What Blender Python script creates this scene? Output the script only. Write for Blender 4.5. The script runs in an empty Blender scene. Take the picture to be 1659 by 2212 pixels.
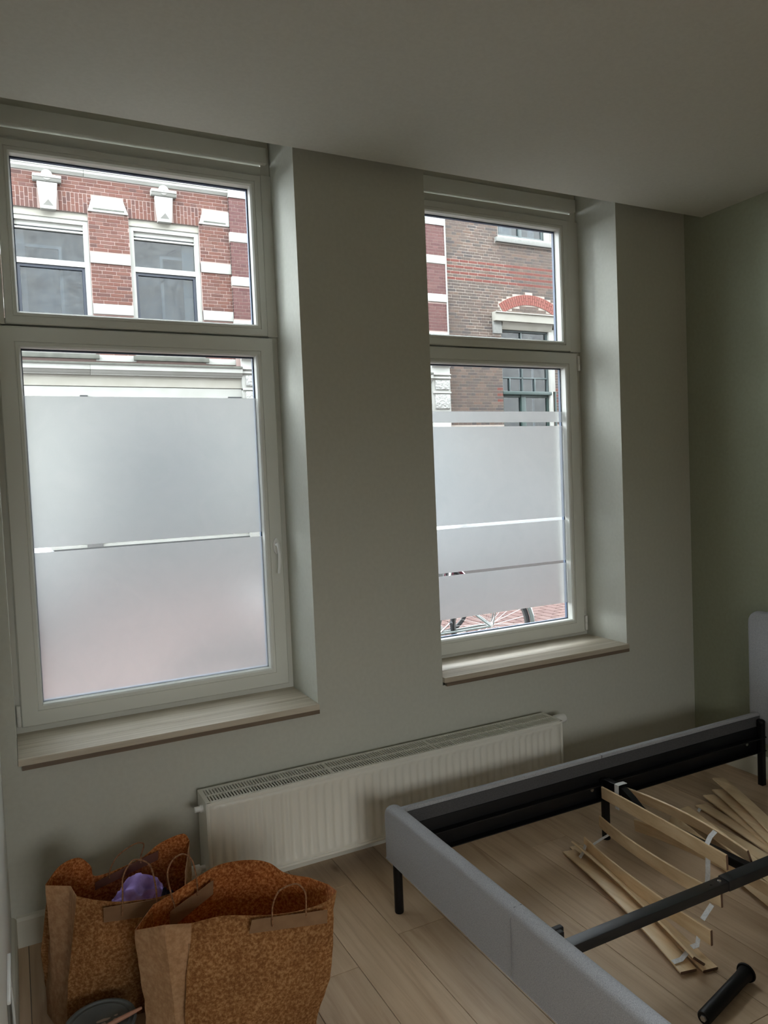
import bpy, bmesh, math, random
from mathutils import Vector, Matrix, noise

random.seed(7)
sc = bpy.context.scene
COL = sc.collection

# ---------------------------------------------------------------- camera
def camera():
    f, yaw, pitch, roll = 1603.8, 0.4657, -0.0462, -0.0419
    cy, sy, cp, sp = math.cos(yaw), math.sin(yaw), math.cos(pitch), math.sin(pitch)
    fwd = Vector((sy * cp, cy * cp, sp)); right = Vector((cy, -sy, 0)); up = right.cross(fwd)
    r = right * math.cos(roll) + up * math.sin(roll)
    u = -right * math.sin(roll) + up * math.cos(roll)
    cam = bpy.data.cameras.new('camera'); o = bpy.data.objects.new('camera', cam); COL.objects.link(o)
    m = Matrix.Identity(4)
    for i in range(3):
        m[i][0], m[i][1], m[i][2] = r[i], u[i], -fwd[i]
    m.translation = Vector((0, -2.7098, 1.5))
    o.matrix_world = m
    cam.sensor_fit = 'HORIZONTAL'; cam.sensor_width = 36; cam.lens = 36 * f / 1659
    cam.clip_start = .02; cam.clip_end = 300
    sc.camera = o
camera()

# ---------------------------------------------------------------- world, light, exposure
w = bpy.data.worlds.new('overcast_sky'); sc.world = w; w.use_nodes = True
bg = w.node_tree.nodes['Background']; bg.inputs[0].default_value = (0.90, 0.95, 1.0, 1); bg.inputs[1].default_value = 25.0
sc.view_settings.view_transform = 'Standard'; sc.view_settings.look = 'None'
sc.view_settings.gamma = 1; sc.view_settings.use_curve_mapping = False
sc.view_settings.exposure = -0.20
sc.cycles.max_bounces = 10; sc.cycles.diffuse_bounces = 6; sc.cycles.transparent_max_bounces = 12
sc.cycles.sample_clamp_indirect = 6

def area(name, loc, rot, sx, sy, energy, col=(1, 1, 1), portal=False):
    l = bpy.data.lights.new(name, 'AREA'); l.shape = 'RECTANGLE'; l.size = sx; l.size_y = sy
    l.energy = energy; l.color = col
    o = bpy.data.objects.new(name, l); o.location = loc; o.rotation_euler = rot; COL.objects.link(o)
    if portal: l.cycles.is_portal = True
    return o
# soft fill light added behind the camera to lift the lower room
area('rear_fill_light', (.65, -4.9, 1.0), (math.radians(60), 0, math.radians(-9)), 1.4, 1.5, 20, (0.98, 0.99, 0.96)).data.spread = math.radians(75)
area('portal', (0.505, .47, 1.8), (math.radians(-90), 0, 0), 1.06, 2.3, 1, portal=True)
area('portal', (2.14, .47, 1.8), (math.radians(-90), 0, 0), 1.06, 2.3, 1, portal=True)

# ---------------------------------------------------------------- materials
def mat(name, col, rough=.6, metal=0, spec=.5):
    m = bpy.data.materials.new(name); m.use_nodes = True
    b = m.node_tree.nodes['Principled BSDF']
    b.inputs['Base Color'].default_value = (*col, 1); b.inputs['Roughness'].default_value = rough
    b.inputs['Metallic'].default_value = metal
    b.inputs['Specular IOR Level'].default_value = spec
    return m
def N(m, t, **kw):
    n = m.node_tree.nodes.new(t)
    for k, v in kw.items():
        if k.startswith('i_'): n.inputs[k[2:].replace('_', ' ')].default_value = v
        else: setattr(n, k, v)
    return n
def L(m, a, b): m.node_tree.links.new(a, b)
def srgb(r, g, b):
    f = lambda c: ((c / 255 + .055) / 1.055) ** 2.4 if c > 10 else c / 255 / 12.92
    return (f(r), f(g), f(b))
def ramp(m, stops):
    n = N(m, 'ShaderNodeValToRGB'); e = n.color_ramp.elements
    while len(e) < len(stops): e.new(.5)
    for i, (p, c) in enumerate(stops):
        e[i].position = p; e[i].color = (*c, 1)
    return n
def coords(m, scale=(1, 1, 1), gen='Object'):
    t = N(m, 'ShaderNodeTexCoord'); mp = N(m, 'ShaderNodeMapping'); mp.inputs['Scale'].default_value = scale
    L(m, t.outputs[gen], mp.inputs[0]); return mp.outputs[0]
def worldpos(m, scale=(1, 1, 1)):
    t = N(m, 'ShaderNodeNewGeometry'); mp = N(m, 'ShaderNodeMapping'); mp.inputs['Scale'].default_value = scale
    L(m, t.outputs['Position'], mp.inputs[0]); return mp.outputs[0]
def bump(m, height, strength=.2, dist=.01):
    b = N(m, 'ShaderNodeBump'); b.inputs['Strength'].default_value = strength; b.inputs['Distance'].default_value = dist
    L(m, height, b.inputs['Height']); L(m, b.outputs[0], m.node_tree.nodes['Principled BSDF'].inputs['Normal'])
def noisy(name, c1, c2, scale=(5, 5, 5), nscale=1, rough=.7, detail=4, b=0, bd=.005, lo=.35, hi=.65, spec=.3):
    m = mat(name, c1, rough, spec=spec)
    n = N(m, 'ShaderNodeTexNoise'); n.inputs['Scale'].default_value = nscale; n.inputs['Detail'].default_value = detail
    L(m, worldpos(m, scale), n.inputs['Vector'])
    r = ramp(m, [(lo, c1), (hi, c2)]); L(m, n.outputs['Fac'], r.inputs[0])
    L(m, r.outputs[0], m.node_tree.nodes['Principled BSDF'].inputs['Base Color'])
    if b: bump(m, n.outputs['Fac'], b, bd)
    return m
def rnd_value(m):
    o = N(m, 'ShaderNodeObjectInfo'); g = N(m, 'ShaderNodeNewGeometry')
    a = N(m, 'ShaderNodeMath', operation='ADD'); L(m, o.outputs['Random'], a.inputs[0]); L(m, g.outputs['Random Per Island'], a.inputs[1])
    f = N(m, 'ShaderNodeMath', operation='FRACT'); L(m, a.outputs[0], f.inputs[0]); return f.outputs[0]
def piece_mat(name, cols, nz=.35, rough=.85, scale=14, b=.3):
    """one material for many bricks or pavers: every piece takes its own tone"""
    m = mat(name, cols[0], rough, spec=.2)
    r = ramp(m, [(i / (len(cols) - 1), c) for i, c in enumerate(cols)])
    L(m, rnd_value(m), r.inputs[0])
    n = N(m, 'ShaderNodeTexNoise'); n.inputs['Scale'].default_value = scale; n.inputs['Detail'].default_value = 5
    L(m, worldpos(m), n.inputs['Vector'])
    mx = N(m, 'ShaderNodeMixRGB', blend_type='OVERLAY'); mx.inputs[0].default_value = nz
    L(m, r.outputs[0], mx.inputs[1]); L(m, n.outputs['Color'], mx.inputs[2])
    hs = N(m, 'ShaderNodeMixRGB', blend_type='MIX'); hs.inputs[0].default_value = .55
    L(m, mx.outputs[0], hs.inputs[1]); L(m, r.outputs[0], hs.inputs[2])
    L(m, hs.outputs[0], m.node_tree.nodes['Principled BSDF'].inputs['Base Color'])
    bump(m, n.outputs['Fac'], b, .004)
    return m

M = {}
M['wall'] = noisy('wall_paint', srgb(196, 197, 187), srgb(200, 201, 191), (1, 1, 1), 60, .85, 3, .08, .001)
M['outer'] = noisy('unseen_grey_wall', srgb(120, 118, 116), srgb(140, 138, 134), (1, 1, 1), 8, .9)
M['ceiling'] = noisy('ceiling_paint', srgb(199, 199, 191), srgb(203, 203, 195), (1, 1, 1), 80, .9, 3, .06, .001)
M['green'] = noisy('sage_green_paint', srgb(150, 154, 134), srgb(154, 158, 138), (1, 1, 1), 60, .8, 3, .08, .001)
M['leftwall'] = noisy('white_paint', srgb(236, 237, 233), srgb(239, 240, 236), (1, 1, 1), 70, .8, 3, .08, .001)
M['trim'] = mat('white_trim', srgb(214, 212, 200), .45)
M['pvc'] = mat('white_window_plastic', srgb(222, 223, 216), .35)
M['groove'] = mat('joint_and_shade_grey', srgb(120, 120, 114), .8)
M['gasket'] = mat('dark_rubber_gasket', srgb(34, 50, 70), .5)
M['radiator'] = mat('radiator_enamel', srgb(228, 226, 216), .35)
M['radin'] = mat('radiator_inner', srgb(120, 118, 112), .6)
M['black'] = mat('black_steel', srgb(12, 12, 14), .5, spec=.3)
M['black2'] = mat('black_satin_steel', srgb(22, 24, 26), .4)
M['chrome'] = mat('bright_metal', srgb(190, 190, 190), .3, 1)
M['whitepl'] = mat('white_plastic', srgb(232, 232, 228), .35)
M['cord'] = noisy('twisted_paper_cord', srgb(150, 110, 78), srgb(100, 66, 42), (1, 1, 1), 180, .8)
M['patch'] = noisy('brown_paper_patch', srgb(122, 92, 66), srgb(132, 102, 74), (1, 1, 1), 25, .85)
M['patch_dark'] = noisy('dark_brown_paper_patch', srgb(104, 70, 58), srgb(112, 76, 62), (1, 1, 1), 25, .85)
M['ribbon'] = noisy('white_ribbon', srgb(225, 225, 224), srgb(205, 205, 206), (1, 1, 1), 150, .8)
M['purple'] = noisy('purple_cloth', srgb(165, 145, 215), srgb(150, 128, 200), (1, 1, 1), 60, .95, b=.2)
M['navy'] = mat('navy_cloth', srgb(35, 33, 55), .9)
M['lid'] = noisy('grey_painted_tin', srgb(88, 92, 92), srgb(98, 102, 101), (1, 1, 1), 20, .5)
M['smear'] = mat('dried_paint_smear', srgb(176, 160, 146), .5)
M['brushwood'] = mat('pinkish_brush_handle', srgb(168, 122, 100), .5)

def fabric():
    m = mat('grey_wool_fabric', srgb(140, 141, 140), .95, spec=.15)
    n = N(m, 'ShaderNodeTexNoise'); n.inputs['Scale'].default_value = 420; n.inputs['Detail'].default_value = 3
    L(m, worldpos(m), n.inputs['Vector'])
    n2 = N(m, 'ShaderNodeTexNoise'); n2.inputs['Scale'].default_value = 900; n2.inputs['Detail'].default_value = 2
    L(m, worldpos(m), n2.inputs['Vector'])
    a = N(m, 'ShaderNodeMath', operation='ADD'); L(m, n.outputs['Fac'], a.inputs[0]); L(m, n2.outputs['Fac'], a.inputs[1])
    h = N(m, 'ShaderNodeMath', operation='MULTIPLY'); h.inputs[1].default_value = .5; L(m, a.outputs[0], h.inputs[0])
    r = ramp(m, [(.36, srgb(142, 143, 146)), (.64, srgb(182, 183, 186))]); L(m, h.outputs[0], r.inputs[0])
    L(m, r.outputs[0], m.node_tree.nodes['Principled BSDF'].inputs['Base Color'])
    bump(m, n.outputs['Fac'], .25, .001); return m
M['fabric'] = fabric()
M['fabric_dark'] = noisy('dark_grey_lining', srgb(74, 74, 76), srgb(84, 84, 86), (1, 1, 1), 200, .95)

def wood(name, base, light, dark, sx=(55, 2.2, 55), per=.25, rough=.45, knots=True, b=.05):
    """long grain along Y of world; each board shifts its own pattern and tone"""
    m = mat(name, base, rough, spec=.35)
    rv = rnd_value(m)
    pos = worldpos(m, sx)
    off = N(m, 'ShaderNodeCombineXYZ'); mu = N(m, 'ShaderNodeMath', operation='MULTIPLY'); mu.inputs[1].default_value = 90
    L(m, rv, mu.inputs[0]); L(m, mu.outputs[0], off.inputs[0]); L(m, mu.outputs[0], off.inputs[1])
    ad = N(m, 'ShaderNodeVectorMath', operation='ADD'); L(m, pos, ad.inputs[0]); L(m, off.outputs[0], ad.inputs[1])
    n = N(m, 'ShaderNodeTexNoise'); n.inputs['Scale'].default_value = 1; n.inputs['Detail'].default_value = 7; n.inputs['Roughness'].default_value = .62
    n.inputs['Distortion'].default_value = .6
    L(m, ad.outputs[0], n.inputs['Vector'])
    r = ramp(m, [(.28, dark), (.5, base), (.72, light)]); L(m, n.outputs['Fac'], r.inputs[0])
    out = r.outputs[0]
    n2 = N(m, 'ShaderNodeTexNoise'); n2.inputs['Scale'].default_value = 1; n2.inputs['Detail'].default_value = 3
    sm = N(m, 'ShaderNodeVectorMath', operation='MULTIPLY'); sm.inputs[1].default_value = (.12, .8, .12)
    L(m, ad.outputs[0], sm.inputs[0]); L(m, sm.outputs[0], n2.inputs['Vector'])
    r2 = ramp(m, [(.35, (.82, .80, .77)), (.6, (1.02, 1.02, 1.02))]); L(m, n2.outputs['Fac'], r2.inputs[0])
    mx = N(m, 'ShaderNodeMixRGB', blend_type='MULTIPLY'); mx.inputs[0].default_value = 1; L(m, out, mx.inputs[1]); L(m, r2.outputs[0], mx.inputs[2]); out = mx.outputs[0]
    if knots:
        v = N(m, 'ShaderNodeTexVoronoi'); v.inputs['Scale'].default_value = 1
        vm = N(m, 'ShaderNodeVectorMath', operation='MULTIPLY'); vm.inputs[1].default_value = (5.2 / sx[0], 2.0 / sx[1], 1 / sx[2])
        L(m, ad.outputs[0], vm.inputs[0]); L(m, vm.outputs[0], v.inputs['Vector'])
        kr = ramp(m, [(.02, (.42, .36, .30)), (.09, (.93, .92, .9)), (.16, (1, 1, 1))]); L(m, v.outputs['Distance'], kr.inputs[0])
        mk = N(m, 'ShaderNodeMixRGB', blend_type='MULTIPLY'); mk.inputs[0].default_value = .8; L(m, out, mk.inputs[1]); L(m, kr.outputs[0], mk.inputs[2]); out = mk.outputs[0]
    tone = ramp(m, [(0, (1 - per, 1 - per, 1 - per)), (1, (1, 1, 1))]); L(m, rv, tone.inputs[0])
    mt = N(m, 'ShaderNodeMixRGB', blend_type='MULTIPLY'); mt.inputs[0].default_value = 1; L(m, out, mt.inputs[1]); L(m, tone.outputs[0], mt.inputs[2])
    L(m, mt.outputs[0], m.node_tree.nodes['Principled BSDF'].inputs['Base Color'])
    bump(m, n.outputs['Fac'], b, .002)
    return m
M['oak'] = wood('oak_laminate', srgb(204, 178, 149), srgb(214, 190, 162), srgb(182, 155, 127), sx=(34, 1.8, 34), per=.10)
M['sill'] = wood('pale_oak_sill', srgb(208, 198, 180), srgb(220, 211, 195), srgb(190, 178, 160), sx=(2.2, 55, 55), per=.05, knots=False)
M['silledge'] = wood('dark_sill_edge', srgb(124, 108, 92), srgb(136, 120, 102), srgb(106, 92, 78), sx=(2.2, 55, 55), per=.05, knots=False)
M['birch'] = wood('birch_plywood', srgb(232, 204, 164), srgb(240, 218, 182), srgb(214, 184, 142), sx=(40, 3.5, 40), per=.1, knots=False, rough=.4)
M['birch_end'] = mat('dark_slat_end', srgb(96, 70, 52), .7)

def kraft(name, a, b_, c, scale):
    m = mat(name, a, .8, spec=.25)
    n = N(m, 'ShaderNodeTexNoise'); n.inputs['Scale'].default_value = scale; n.inputs['Detail'].default_value = 3; n.inputs['Roughness'].default_value = .7
    L(m, worldpos(m), n.inputs['Vector'])
    n2 = N(m, 'ShaderNodeTexNoise'); n2.inputs['Scale'].default_value = 7; n2.inputs['Detail'].default_value = 3
    L(m, worldpos(m), n2.inputs['Vector'])
    r = ramp(m, [(.38, a), (.5, b_), (.64, c)]); L(m, n.outputs['Fac'], r.inputs[0])
    r2 = ramp(m, [(.3, (.78, .74, .7)), (.62, (1.05, 1.05, 1.05))]); L(m, n2.outputs['Fac'], r2.inputs[0])
    mx = N(m, 'ShaderNodeMixRGB', blend_type='MULTIPLY'); mx.inputs[0].default_value = .7; L(m, r.outputs[0], mx.inputs[1]); L(m, r2.outputs[0], mx.inputs[2])
    L(m, mx.outputs[0], m.node_tree.nodes['Principled BSDF'].inputs['Base Color'])
    bump(m, n2.outputs['Fac'], .25, .01)
    # kraft paper lets a little light through
    nt = m.node_tree; out = nt.nodes['Material Output']; p = nt.nodes['Principled BSDF']
    tr = N(m, 'ShaderNodeBsdfTranslucent'); L(m, mx.outputs[0], tr.inputs[0])
    ms = N(m, 'ShaderNodeMixShader'); ms.inputs[0].default_value = .3
    L(m, p.outputs[0], ms.inputs[1]); L(m, tr.outputs[0], ms.inputs[2]); L(m, ms.outputs[0], out.inputs[0])
    return m
M['bag'] = kraft('speckled_kraft_paper', srgb(134, 90, 48), srgb(160, 113, 68), srgb(192, 148, 100), 120)
M['bagin'] = kraft('rust_kraft_paper', srgb(146, 80, 36), srgb(180, 112, 58), srgb(216, 152, 96), 130)
M['gusset'] = kraft('plain_kraft_paper', srgb(178, 140, 102), srgb(190, 152, 114), srgb(202, 165, 128), 60)

def glass(name, tint=(.97, .985, .985), gl=.05, rough=0):
    m = bpy.data.materials.new(name); m.use_nodes = True; nt = m.node_tree
    nt.nodes.remove(nt.nodes['Principled BSDF']); out = nt.nodes['Material Output']
    t = N(m, 'ShaderNodeBsdfTransparent'); t.inputs[0].default_value = (*tint, 1)
    g = N(m, 'ShaderNodeBsdfGlossy'); g.inputs['Roughness'].default_value = rough
    f = N(m, 'ShaderNodeFresnel'); f.inputs[0].default_value = 1.3
    ml = N(m, 'ShaderNodeMath', operation='MULTIPLY_ADD'); ml.inputs[1].default_value = .8; ml.inputs[2].default_value = gl
    L(m, f.outputs[0], ml.inputs[0])
    ms = N(m, 'ShaderNodeMixShader'); L(m, ml.outputs[0], ms.inputs[0]); L(m, t.outputs[0], ms.inputs[1]); L(m, g.outputs[0], ms.inputs[2])
    L(m, ms.outputs[0], out.inputs[0]); return m
M['glass'] = glass('clear_window_glass', gl=0.0)
M['farglass'] = glass('reflecting_window_glass', (.62, .67, .70), .10)
M['carglass'] = glass('dark_car_glass', (.12, .14, .16), .06)

def film():
    m = bpy.data.materials.new('frosted_window_film'); m.use_nodes = True; nt = m.node_tree
    nt.nodes.remove(nt.nodes['Principled BSDF']); out = nt.nodes['Material Output']
    tr = N(m, 'ShaderNodeBsdfTranslucent'); df = N(m, 'ShaderNodeBsdfDiffuse')
    n = N(m, 'ShaderNodeTexNoise'); n.inputs['Scale'].default_value = 6; n.inputs['Detail'].default_value = 6; n.inputs['Distortion'].default_value = 2.5
    L(m, worldpos(m), n.inputs['Vector'])
    r = ramp(m, [(.3, (.81, .82, .82)), (.7, (.835, .84, .84))]); L(m, n.outputs['Fac'], r.inputs[0])
    L(m, r.outputs[0], tr.inputs[0]); df.inputs[0].default_value = (.8, .8, .8, 1)
    rf = N(m, 'ShaderNodeBsdfRefraction'); rf.inputs['IOR'].default_value = 1.25; rf.inputs['Roughness'].default_value = .5
    L(m, r.outputs[0], rf.inputs[0])
    a = N(m, 'ShaderNodeMixShader'); a.inputs[0].default_value = .12; L(m, tr.outputs[0], a.inputs[1]); L(m, df.outputs[0], a.inputs[2])
    c = N(m, 'ShaderNodeMixShader'); c.inputs[0].default_value = .85; L(m, a.outputs[0], c.inputs[1]); L(m, rf.outputs[0], c.inputs[2])
    L(m, c.outputs[0], out.inputs[0]); return m
M['film'] = film()

# outdoors
KO = .24
def so(r, g, b): return tuple(KO * c for c in srgb(r, g, b))
def sb(r, g, b): return tuple(KO * .48 * c for c in srgb(r, g, b))
M['mortar_r'] = mat('pink_mortar', so(210, 182, 172), .95)
M['mortar_d'] = mat('pale_mortar', so(226, 212, 198), .95)
M['mortar_s'] = mat('street_joint_sand', sb(110, 88, 80), .95)
M['brick_r'] = piece_mat('orange_red_brick', [sb(184, 126, 110), sb(203, 143, 125), sb(192, 131, 113), sb(160, 120, 112), sb(210, 154, 137), sb(186, 134, 122)], nz=.2)
M['brick_p'] = piece_mat('wine_red_brick', [sb(180, 126, 122), sb(190, 134, 128), sb(170, 118, 116), sb(198, 144, 138)], nz=.2)
M['brick_d'] = piece_mat('brown_grey_brick', [sb(150, 138, 130), sb(180, 156, 142), sb(160, 141, 130), sb(198, 168, 150), sb(142, 132, 128), sb(188, 156, 137)], nz=.2)
M['brick_s'] = piece_mat('bright_red_brick', [sb(196, 112, 98), sb(208, 126, 110)], nz=.15)
M['brick_a'] = piece_mat('salmon_red_arch_brick', [sb(244, 148, 132), sb(252, 162, 146)], nz=.1)
M['paver'] = piece_mat('pink_clay_paver', [sb(196, 152, 143), sb(208, 166, 155), sb(186, 144, 136), sb(212, 172, 160)], scale=30, nz=.15)
M['stone'] = noisy('white_painted_stone', so(226, 226, 216), so(236, 236, 228), (1, 1, 1), 5, .8)
M['cream'] = noisy('cream_painted_timber', so(214, 210, 194), so(226, 222, 208), (1, 1, 1), 4, .7)
M['darkstone'] = noisy('weathered_bluestone', so(120, 122, 112), so(140, 141, 130), (1, 1, 1), 12, .9)
M['carved'] = noisy('carved_white_stone', so(222, 222, 214), so(234, 234, 228), (1, 1, 1), 24, .8, 4, 1.0, .04)
M['greystone'] = noisy('rough_grey_render', so(170, 170, 164), so(184, 184, 178), (1, 1, 1), 30, .9)
M['navyframe'] = mat('dark_blue_sash', so(44, 56, 76), .5)
M['greenframe'] = mat('dark_green_sash', so(52, 82, 76), .5)
M['shopdark'] = mat('dark_shop_plinth', sb(120, 122, 120), .8)
M['shopgrey'] = mat('grey_shop_pier', sb(206, 204, 200), .8)
M['greyframe'] = mat('grey_green_sash', so(96, 112, 112), .5)
M['room_dark'] = mat('dim_far_room', srgb(118, 124, 130), .9)
M['dark2'] = mat('dark_far_room', srgb(70, 74, 78), .9)
M['curtain'] = noisy('pale_curtain', srgb(150, 154, 156), srgb(134, 138, 142), (9, 9, .6), 1, .9)
M['voiddark'] = mat('dark_opening', so(40, 44, 46), .8)
M['carwhite'] = mat('white_car_paint', so(236, 238, 238), .2)
M['tyre'] = mat('tyre_rubber', so(38, 42, 46), .8)
M['rimgrey'] = mat('grey_rim', so(170, 172, 172), .35, .6)
M['bikegrey'] = mat('pale_grey_green_frame', so(168, 182, 178), .35)
M['bikered'] = mat('magenta_frame', so(150, 46, 84), .35)
M['bikeblack'] = mat('black_bicycle_frame', so(34, 36, 40), .4)
M['beige'] = mat('beige_part', so(214, 198, 180), .6)
M['zinc'] = mat('zinc_downpipe', so(196, 198, 190), .5)

# ---------------------------------------------------------------- object helpers
def tag(o, label=None, cat=None, group=None, kind=None):
    if label: o['label'] = label
    if cat: o['category'] = cat
    if group: o['group'] = group
    if kind: o['kind'] = kind
    return o
def empty(name, loc, label=None, cat=None, group=None, kind=None, parent=None):
    o = bpy.data.objects.new(name, None); o.location = loc; o.empty_display_size = .05; COL.objects.link(o)
    o['_w'] = tuple(loc)
    return tag(o, label, cat, group, kind)
def worldloc(o):
    p = Vector(o.location)
    while o.parent: o = o.parent; p = p + Vector(o.location)
    return p
def attach(o, parent):
    if parent is None: return
    o.location = Vector(o.location) - worldloc(parent); o.parent = parent
class B:
    """collects world-space pieces; build() links them as one mesh object whose origin is at its own base"""
    def __init__(s): s.bm = bmesh.new(); s.mi = 0
    def _f(s, vs):
        try:
            f = s.bm.faces.new(vs); f.material_index = s.mi; return f
        except ValueError: return None
    def box(s, x0, x1, y0, y1, z0, z1):
        v = [s.bm.verts.new(p) for p in ((x0, y0, z0), (x1, y0, z0), (x1, y1, z0), (x0, y1, z0), (x0, y0, z1), (x1, y0, z1), (x1, y1, z1), (x0, y1, z1))]
        for q in ((0, 3, 2, 1), (4, 5, 6, 7), (0, 1, 5, 4), (1, 2, 6, 5), (2, 3, 7, 6), (3, 0, 4, 7)): s._f([v[i] for i in q])
        return s
    def hexa(s, pts):
        v = [s.bm.verts.new(p) for p in pts]
        for q in ((0, 3, 2, 1), (4, 5, 6, 7), (0, 1, 5, 4), (1, 2, 6, 5), (2, 3, 7, 6), (3, 0, 4, 7)): s._f([v[i] for i in q])
        return s
    def loft(s, rings, close=True, cap=True):
        vs = [[s.bm.verts.new(p) for p in r] for r in rings]; n = len(rings[0])
        for a, b in zip(vs, vs[1:]):
            for i in range(n if close else n - 1): s._f([a[i], a[(i + 1) % n], b[(i + 1) % n], b[i]])
        if cap and close:
            s._f(list(reversed(vs[0]))); s._f(vs[-1])
        return s
    def tube(s, pts, r, seg=8, cap=True):
        pts = [Vector(p) for p in pts]; rings = []; prev = None
        for i, p in enumerate(pts):
            t = (pts[min(i + 1, len(pts) - 1)] - pts[max(i - 1, 0)]).normalized()
            if prev is None:
                a = Vector((0, 0, 1)) if abs(t.z) < .9 else Vector((1, 0, 0)); u = t.cross(a).normalized()
            else: u = (prev - t * prev.dot(t)).normalized()
            prev = u; v = t.cross(u); rr = r[i] if isinstance(r, (list, tuple)) else r
            rings.append([p + (u * math.cos(k * 2 * math.pi / seg) + v * math.sin(k * 2 * math.pi / seg)) * rr for k in range(seg)])
        return s.loft(rings, True, cap)
    def bar(s, pts, w, h, up=(0, 0, 1)):
        """rectangular section swept along pts; w across, h along up"""
        pts = [Vector(p) for p in pts]; rings = []
        for i, p in enumerate(pts):
            t = (pts[min(i + 1, len(pts) - 1)] - pts[max(i - 1, 0)]).normalized()
            sd = t.cross(Vector(up)).normalized(); u = sd.cross(t).normalized()
            rings.append([p + sd * a * w / 2 + u * b * h / 2 for a, b in ((-1, -1), (1, -1), (1, 1), (-1, 1))])
        return s.loft(rings)
    def lathe(s, prof, origin, axis='z', seg=32):
        o = Vector(origin); rings = []
        for r, h in prof:
            ring = []
            for k in range(seg):
                a = 2 * math.pi * k / seg; c, d = r * math.cos(a), r * math.sin(a)
                ring.append(o + (Vector((c, d, h)) if axis == 'z' else Vector((h, c, d)) if axis == 'x' else Vector((c, h, d))))
            rings.append(ring)
        return s.loft(rings)
    def prism_xz(s, pts, y0, y1):
        a = [s.bm.verts.new((x, y0, z)) for x, z in pts]; b = [s.bm.verts.new((x, y1, z)) for x, z in pts]; n = len(pts)
        s._f(a); s._f(list(reversed(b)))
        for i in range(n): s._f([a[i], b[i], b[(i + 1) % n], a[(i + 1) % n]])
        return s
    def profile_x(s, prof, x0, x1):
        """closed (y, z) outline extruded along x"""
        a = [s.bm.verts.new((x0, y, z)) for y, z in prof]; b = [s.bm.verts.new((x1, y, z)) for y, z in prof]; n = len(prof)
        s._f(a); s._f(list(reversed(b)))
        for i in range(n): s._f([a[i], b[i], b[(i + 1) % n], a[(i + 1) % n]])
        return s
    def ring(s, x0, x1, z0, z1, prof):
        """mitred rectangular frame in the xz plane, prof = closed list of (inset, y)"""
        cs = lambda i: ((x0 + i, z0 + i), (x1 - i, z0 + i), (x1 - i, z1 - i), (x0 + i, z1 - i))
        rows = [[s.bm.verts.new((c[0], y, c[1])) for c in cs(i)] for i, y in prof]; n = len(rows)
        for k in range(n):
            a, b = rows[k], rows[(k + 1) % n]
            for j in range(4): s._f([a[j], a[(j + 1) % 4], b[(j + 1) % 4], b[j]])
        return s
    def build(s, name, mats, parent=None, bevel=0, smooth=35, seg=2, label=None):
        bm = s.bm
        bmesh.ops.recalc_face_normals(bm, faces=bm.faces[:])
        if bevel:
            es = [e for e in bm.edges if len(e.link_faces) == 2 and e.calc_face_angle(0) > .5]
            bmesh.ops.bevel(bm, geom=es, offset=bevel, segments=seg, profile=.6, affect='EDGES', clamp_overlap=True)
        bm.verts.ensure_lookup_table()
        zs = min(v.co.z for v in bm.verts); cx = sum(v.co.x for v in bm.verts) / len(bm.verts); cy = sum(v.co.y for v in bm.verts) / len(bm.verts)
        org = Vector((cx, cy, zs))
        bmesh.ops.translate(bm, verts=bm.verts, vec=-org)
        me = bpy.data.meshes.new(name); bm.to_mesh(me); bm.free()
        for m_ in (mats if isinstance(mats, (list, tuple)) else [mats]): me.materials.append(m_)
        if smooth:
            me.polygons.foreach_set('use_smooth', [True] * len(me.polygons)); me.set_sharp_from_angle(angle=math.radians(smooth))
        o = bpy.data.objects.new(name, me); COL.objects.link(o); o.location = org
        attach(o, parent)
        if label: o['label'] = label
        return o
def box(name, m, x0, x1, y0, y1, z0, z1, parent=None, bevel=0, **k):
    return B().box(x0, x1, y0, y1, z0, z1).build(name, m, parent, bevel, **k)

# ================================================================ ROOM SHELL
XL, XR, ZC, D0 = -.0756, 3.1316, 2.7179, -.1097
W1, W2 = (-.027, 1.036), (1.609, 2.669)
SIL = .600
YB = -5.0
GZ0 = -.15
HW = 2.93       # head of the window openings
# front wall with two openings
b = B()
T = .45
b.box(XL - .3, XR + .3, 0, T, -.15, SIL)
b.box(XL - .3, W1[0], 0, T, SIL, HW); b.box(W1[1], W2[0], 0, T, SIL, HW); b.box(W2[1], XR + .3, 0, T, SIL, HW)
b.box(XL - .3, XR + .3, 0, T, HW, 3.1)
bmesh.ops.remove_doubles(b.bm, verts=b.bm.verts[:], dist=1e-5)
tag(b.build('wall_front', M['wall'], smooth=0), kind='structure', label='warm grey plastered wall holding both windows')
tag(box('wall_right', M['green'], XR, XR + .2, YB, 0, -.02, 3.1), kind='structure', label='sage green painted wall behind the headboard')
tag(box('wall_left', M['leftwall'], XL - .2, XL, YB, 0, -.02, 3.1), kind='structure', label='white painted wall at the left edge')
b = B(); b.box(-6, XR + .3, 0.02, T, 3.2, 10.5); b.box(XR + .3, 34, 0.02, T, GZ0, 10.5); b.box(-6, XL - .3, 0.02, T, GZ0, 10.5)  # unseen house front, raised and widened to hold back sky light
tag(b.build('wall_outer', M['outer'], smooth=0), kind='structure', label='unseen front of our own house above and beside the windows, added to block sky')
tag(box('wall_back', M['leftwall'], XL - .2, XR + .2, YB - .2, YB, -.02, 3.1), 'rear wall of the room behind the viewer', kind='structure')
b = B(); b.box(XL, XR, YB, D0, ZC, ZC + .05); b.box(XL - .2, XR + .2, YB - .2, T, 3.05, 3.2)
tag(b.build('ceiling', M['ceiling'], smooth=0), kind='structure', label='smooth warm white ceiling')
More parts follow.
